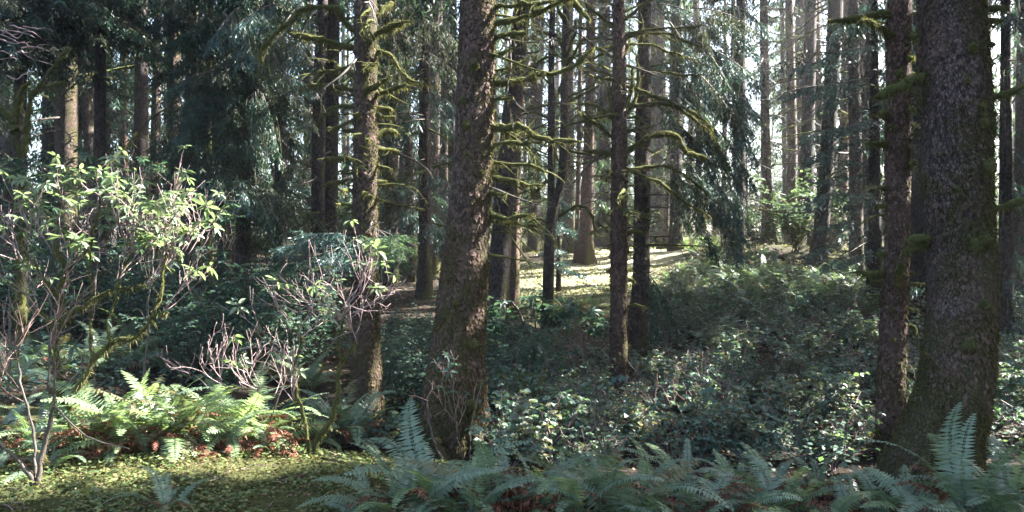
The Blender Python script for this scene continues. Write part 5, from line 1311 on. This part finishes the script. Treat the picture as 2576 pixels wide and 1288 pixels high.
elder('nearly bare elder with a fan of pinkish sunlit twigs in front of the stub-covered spruce', 785, 7.2,
      [([(789,1160),(794,1109),(834,1044),(854,994),(859,919),(894,864)], 9, 4, (0, 0)), ([(779,1160),(764,1034),(749,994),(739,924),(749,894)], 5, 4, (0, -.1)), ([(859,919),(850,860),(862,800)], 4, 3, (0, -.1)), ([(749,894),(756,850),(742,810)], 3, 2, (-.1, -.1))],
      [(862,800,-.8,.6,.27,3,4,-.1), (862,800,.2,.9,.25,3,3,-.1), (862,800,.8,.5,.26,3,4,-.1), (894,864,.4,.8,.2,2,2,0), (880,830,-.5,.8,.2,3,2,-.1), (745,890,-.9,.3,.22,2,3,-.1), (742,850,.2,.9,.2,2,4,-.1), (742,960,-.1,.9,.2,1,5,-.1), (742,810,-.3,.8,.16,2,2,-.1), (739,1000,0,.9,.2,1,4,-.1)],
      'leaf_elder', 24, 7)
elder('low bare shrub of pinkish twigs rising behind the right end of the bright fern bank', 640, 7.5,
      [([(640,1120),(648,1040),(650,980)], 4, 3, (0, 0)), ([(655,1120),(690,1040),(700,990)], 3, 2, (0, 0)), ([(610,1130),(560,1020),(480,940)], 3, 2, (0, .2))],
      [(650,980,-.4,.7,.2,2,4,0), (700,990,.5,.6,.18,2,3,0), (560,960,-.6,.5,.2,2,4,.1), (480,940,-.7,.5,.16,2,3,.2), (620,950,-.2,.8,.2,2,4,0), (540,920,.3,.4,.2,2,3,.1)], 'leaf_elder', 6, 8, stem_mat='twig', hair=0)
elder('thin multi-stemmed bare sapling with a mossy foot in the lower left corner', 95, 5.9,
      [([(92,1260),(100,1180),(120,1094),(135,994),(125,879)], 8, 4, (0, 0)), ([(80,1250),(75,1200),(35,1150),(0,1104),(-40,1050)], 6, 4, (0, -.1)), ([(100,1255),(98,1220),(95,1190)], 14, 12, (0, 0)), ([(85,1250),(88,1130),(60,1000),(45,900)], 5, 3, (0, .2)), ([(135,1020),(190,1080),(260,1115),(330,1130)], 2.5, 1.5, (0, -.1))],
      [(125,879,0,.9,.24,2,4,0), (45,900,-.2,.8,.24,2,4,.2), (-20,1000,-.1,.8,.24,2,4,0), (135,994,.4,.7,.2,2,2,0), (60,1000,-.4,.7,.2,2,3,.1)], 'leaf_shade', 8, 9, 'twig_brown', .8, 'twig', 'bare_sapling', .4)
elder('green leafy elder in the hollow below the clearing, in front of the forked tree', 1360, 12.5,
      [([(1365,1000),(1370,900),(1375,820),(1385,760)], 4, 3, (0, 0)), ([(1350,1010),(1330,900),(1310,800),(1290,760)], 4, 3, (0, -.2)), ([(1370,1000),(1400,900),(1440,820),(1460,790)], 3, 2, (0, .1)), ([(1365,930),(1350,840),(1340,760)], 3, 2, (0, -.2))],
      [(1385,815,.2,.6,.14,2,4,0), (1290,820,-.6,.4,.17,2,5,-.2), (1340,810,0,.6,.15,2,5,-.2), (1460,830,.7,.1,.18,2,5,.1), (1400,840,.3,.4,.16,2,5,0), (1270,840,-.6,.3,.16,2,3,0)], 'leaf_shade', 80, 10, 'twig', 1.55, 'twig', hair=0)
for i, (bx, d, lab, st, fn, nl) in enumerate((
    (1160, 8.0, 'thin bare twiggy bush leaning on the foot of the thick middle trunk', [([(1165,1170),(1150,1080),(1110,960)], 2.5, 1.5, (0, 0)), ([(1180,1170),(1190,1060),(1200,1000)], 2.5, 1.5, (0, 0)), ([(1120,1170),(1085,1080),(1075,1000)], 4, 3, (0, 0)), ([(1195,1180),(1198,1120),(1210,1040)], 2.5, 1.5, (0, -.1))], [(1110,960,.2,.6,.14,2,3,0), (1150,1060,.1,.8,.16,2,4,0), (1200,1010,.3,.8,.14,1,3,0), (1075,1000,0,.8,.14,1,3,0)], 9),
    (1520, 5.6, 'thin dark sapling standing among the bottom ferns right of the middle', [([(1535,1300),(1525,1190),(1500,1080),(1480,1000)], 4, 2, (0, 0)), ([(1545,1280),(1540,1220),(1552,1172)], 3.5, 3, (0, 0)), ([(1515,1130),(1560,1080),(1600,1050)], 2, 1.5, (0, .1)), ([(1500,1080),(1450,1050),(1440,1020)], 2, 1.5, (0, .1))], [(1480,1000,-.2,.8,.16,2,3,0), (1600,1050,.6,.5,.14,1,2,0), (1510,1110,.2,.8,.16,2,3,0)], 4),
    (1340, 9.5, 'crooked thin mossy sapling in the near thicket right of the middle trunk', [([(1340,1150),(1330,1080),(1345,1000),(1375,920)], 5, 3, (0, 0)), ([(1335,1100),(1380,1075),(1440,1075)], 4, 2, (0, 0)), ([(1345,1000),(1310,950),(1300,900)], 3, 2, (0, 0))], [(1375,920,.2,.8,.2,2,4,0), (1300,900,-.2,.8,.2,2,4,0), (1440,1075,.5,.4,.16,2,3,0)], 16),
    (1830, 9.0, 'tangle of thin reddish bare stems in the near thicket below the slope', [([(1690,1190),(1692,1100),(1690,1020)], 2.5, 1.5, (0, 0)), ([(1720,1180),(1700,1080),(1650,1020)], 2, 1.5, (0, 0)), ([(1760,1180),(1740,1080),(1750,1000)], 2, 1.5, (0, .2)), ([(1800,1180),(1830,1080),(1810,1000)], 2, 1.2, (0, .2))], [(1690,1030,0,.8,.2,2,5,0), (1650,1030,-.4,.6,.2,2,4,0), (1750,1010,.2,.7,.2,2,4,.2), (1810,1010,.3,.7,.2,2,4,.2)], 14),
    (1480, 15.0, 'small bare pinkish shrub on the brown bank left of the candelabra spruce', [([(1470,960),(1475,900),(1470,860)], 2, 1.5, (0, 0))], [(1470,900,-.3,.8,.22,2,4,0), (1465,930,.3,.8,.22,2,3,0)], 4),
    (2050, 13.0, 'mossy crooked bush on the slope left of the reddish stubby spruce', [([(2050,960),(2070,900),(2090,860)], 4, 3, (0, 0)), ([(2060,950),(2040,900),(2035,850)], 4, 3, (0, 0)), ([(2055,930),(2075,915),(2085,940)], 6, 5, (0, -.2))], [(2090,860,.3,.8,.3,2,4,0), (2035,850,-.3,.8,.3,2,4,0)], 10))):
    elder(lab, bx, d, st, fn, 'leaf_shade', nl, 60 + i, ['twig_brown', 'twig', 'twig', 'twig_brown', 'twig_pink', 'twig'][i], .8, ['twig', 'twig', 'moss', 'twig_brown', 'twig', 'moss'][i], ['bare_bush', 'bare_sapling', 'bare_sapling', 'bare_bush', 'bare_bush', 'bare_bush'][i], .6 if i in (2, 5) else 0)
# dome of drooping mossy twigs on the slope
db = thing('mossy_bush', 'dome of drooping brown mossy twigs on the right-hand slope', 'bush', (*W(1960, 1080, 11.3)[:2], gz(*W(1960, 1080, 11.3)[:2])))
for k in range(46):
    a = rng.uniform(-PI, PI); ln = rng.uniform(.25, .62); h = rng.uniform(.45, .75)
    b0 = np.array(db.location)
    mossy_branch(db, [b0, b0 + np.array([math.cos(a) * ln * .35, math.sin(a) * ln * .35, h]), b0 + np.array([math.cos(a) * ln * .8, math.sin(a) * ln * .8, h * .85]), b0 + np.array([math.cos(a) * ln * 1.1, math.sin(a) * ln * 1.1, h * .3])], .006, .003, int(rng.integers(1 << 30)), mat='twig', hair=.3, sides=4, name='twig')
# fallen mossy logs on the bank
for lab, pts, r0, d in (('fallen mossy log lying in the brown hollow left of the candelabra spruce', [(1290,985),(1400,915),(1530,865)], 16, 14.5), ('thin fallen mossy branch lying along the right-hand slope', [(1900,870),(2010,800),(2100,745),(2170,700)], 6, 20), ('leaning mossy pole on the bank behind the middle trunk', [(1225,800),(1290,740),(1370,700)], 7, 20)):
    P0 = W(*pts[0], d)
    lg = thing('fallen_log', lab, 'log', (P0[0], P0[1], gz(P0[0], P0[1])))
    PP = []
    for i, (x, y) in enumerate(pts):
        p = W(x, y, d + i * .5); p[2] = gz(p[0], p[1]) + r0 / F * d * (.6 if r0 > 10 else 3.0); PP.append(p)
    mossy_branch(lg, PP, r0 / F * d, r0 * .7 / F * d, int(rng.integers(1 << 30)), mat='bark_dark' if r0 > 10 else 'moss', hair=.6, name='log', sides=12)

# ------------------------------------------------------------------ ground cover and litter
def carpet(name, label, n, xr, yr, size, mat, seed, flt=None, lift=.0, up=.8, clump=False):
    r = np.random.default_rng(seed)
    x = r.uniform(*xr, n); y = yr[0] + (yr[1] - yr[0]) * r.random(n) ** 1.4
    if flt is not None:
        k = flt(x, y); x, y = x[k], y[k]
    n = len(x)
    hgt = lift * r.random(n)
    P = np.stack([x, y, gzb(x, y) + .004 + hgt], -1)
    az = r.random(n) * 6.28
    D = nrm(np.stack([np.cos(az), np.sin(az), r.normal(size=n) * .3], -1))
    S = side_of(D, r, up)
    L = size * r.uniform(.5, 1.4, n)
    V, f = blades(P, D, S, L, L * .7, .1, .5)
    tag(obj(name, mesh_np(name, V, f, M[mat])), label, name.replace('_', ' ').split()[-1], None, 'stuff')
def strew(name, label, n, xr, yr, ln, wd, mat, seed):
    r = np.random.default_rng(seed)
    x = r.uniform(*xr, n); y = r.uniform(*yr, n); az = r.random(n) * 6.28
    P = np.stack([x, y, gzb(x, y) + .012 + .02 * r.random(n)], -1)
    D = nrm(np.stack([np.cos(az), np.sin(az), r.normal(size=n) * .15], -1))
    L = ln * r.uniform(.3, 1.3, n)
    V, f = blades(P, D, side_of(D, r, .9), L, wd * r.uniform(.6, 1.4, n), .05, .5)
    tag(obj(name, mesh_np(name, V, f, M[mat])), label, 'twigs', None, 'stuff')
strew('fallen_twigs', 'thin fallen twigs strewn over the mossy patch at the lower left', 700, (-5.2, .8), (4.9, 8), .16, .007, 'twig_brown', 12)
strew('slope_twigs', 'fallen grey twigs strewn over the bank below the clearing', 900, (-2, 9), (13, 28), .5, .016, 'twig', 13)
sg_ = np.random.default_rng(44)
for k in range(16):
    x, y = sg_.uniform(-4.4, .4), sg_.uniform(5.2, 7.2); a = sg_.random() * 6.28; L = sg_.uniform(.2, .7)
    c0 = np.array([x, y, gz(x, y)])
    st_ = thing('fallen_stick', 'thin crooked stick lying on the mossy patch at the lower left', 'stick', c0, 'sticks on the moss')
    q_ = [c0 + np.array([math.cos(a) * u * L, math.sin(a) * u * L, 0]) for u in (0, .35, .7, 1)]
    q_ = [np.array([p[0] + sg_.normal() * .02, p[1] + sg_.normal() * .02, gz(p[0], p[1]) + .035 + .02 * sg_.random()]) for p in q_]
    mossy_branch(st_, q_, .008, .004, int(sg_.integers(1 << 30)), mat='twig_brown', hair=0, sides=5, name='branch')
mossy_zone = lambda x, y: (x < .2 + .25 * np.sin(y * 3)) & (vnoise(np.stack([x * 1.3, y * 1.3, 0 * x], -1), 9) > -.62 + .4 * vnoise(np.stack([x * 4, y * 4, 0 * x], -1), 19))
carpet('ground_cover', 'small green clover-like leaves growing through the mossy patch at the lower left', 26000, (-5.2, .6), (4.9, 8.0), .035, 'cover', 1, mossy_zone, .05)
carpet('moss_tufts', 'yellow-green moss tufts on the ground at the lower left', 30000, (-5.2, .6), (4.9, 8.0), .024, 'moss_hair', 2, lambda x, y: vnoise(np.stack([x * 1.6, y * 1.6, 0 * x + 3], -1), 8) > -.35, .03, .2)
carpet('leaf_litter', 'brown fallen leaves and needles on the near forest floor', 16000, (-6, 7), (4.9, 12), .04, 'litter', 3, lambda x, y: (vnoise(np.stack([x, y, 0 * x + 9], -1), 8) > -.2) & ((x > -.3) | (y > 7.3) | (vnoise(np.stack([x * 2, y * 2, 0 * x], -1), 3) > .35)), .015)
carpet('bank_litter', 'brown needle litter on the bank below the clearing', 14000, (-8, 10), (12, 30), .06, 'litter', 4, None, .02)
carpet('clearing_moss', 'moss carpet of the sunny clearing with sunlit brightness put into its colour', 26000, (0, 12), (23, 42), .07, 'clearing', 5, lambda x, y: vnoise(np.stack([x * .5, y * .5, 0 * x + 9], -1), 8) > -.3, .04, .4)
carpet('slope_undergrowth', 'low tangled undergrowth leaves under the bushes of the shaded slope', 30000, (-1, 15), (8, 30), .065, 'leaf_bush', 6, lambda x, y: (x > y * .18 - 1.5) & (x > (y - 24) * 1.2) & (vnoise(np.stack([x * .8, y * .8, 0 * x + 5], -1), 8) > -.35), .32)
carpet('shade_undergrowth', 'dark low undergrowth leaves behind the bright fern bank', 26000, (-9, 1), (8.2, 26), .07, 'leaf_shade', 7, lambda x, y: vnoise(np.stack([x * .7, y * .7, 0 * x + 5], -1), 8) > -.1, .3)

# ------------------------------------------------------------------ haze in the wood's air
def build_haze():
    m, nt, out = mat_new('haze air')
    v = nd(nt, 'ShaderNodeVolumePrincipled')
    v.inputs['Color'].default_value = (0.97, 0.97, 1.0, 1)
    v.inputs['Density'].default_value = HAZE
    for k in ('Density Attribute', 'Color Attribute', 'Temperature Attribute'): v.inputs[k].default_value = ''
    v.inputs['Anisotropy'].default_value = 0.6
    nt.links.new(v.outputs[0], out.inputs['Volume'])
    x0, x1, y0, y1, z0, z1 = -75, 80, -20, 110, -6, 36
    V = np.array([(x, y, z) for z in (z0, z1) for y in (y0, y1) for x in (x0, x1)], float)
    Fq = np.array([(0, 2, 3, 1), (4, 5, 7, 6), (0, 1, 5, 4), (2, 6, 7, 3), (0, 4, 6, 2), (1, 3, 7, 5)])
    tag(obj('haze', mesh_np('haze', V, Fq, m)), 'thin bright haze hanging between the trees', 'haze', None, 'stuff')
HAZE = 0.0011
if HAZE > 0: build_haze()
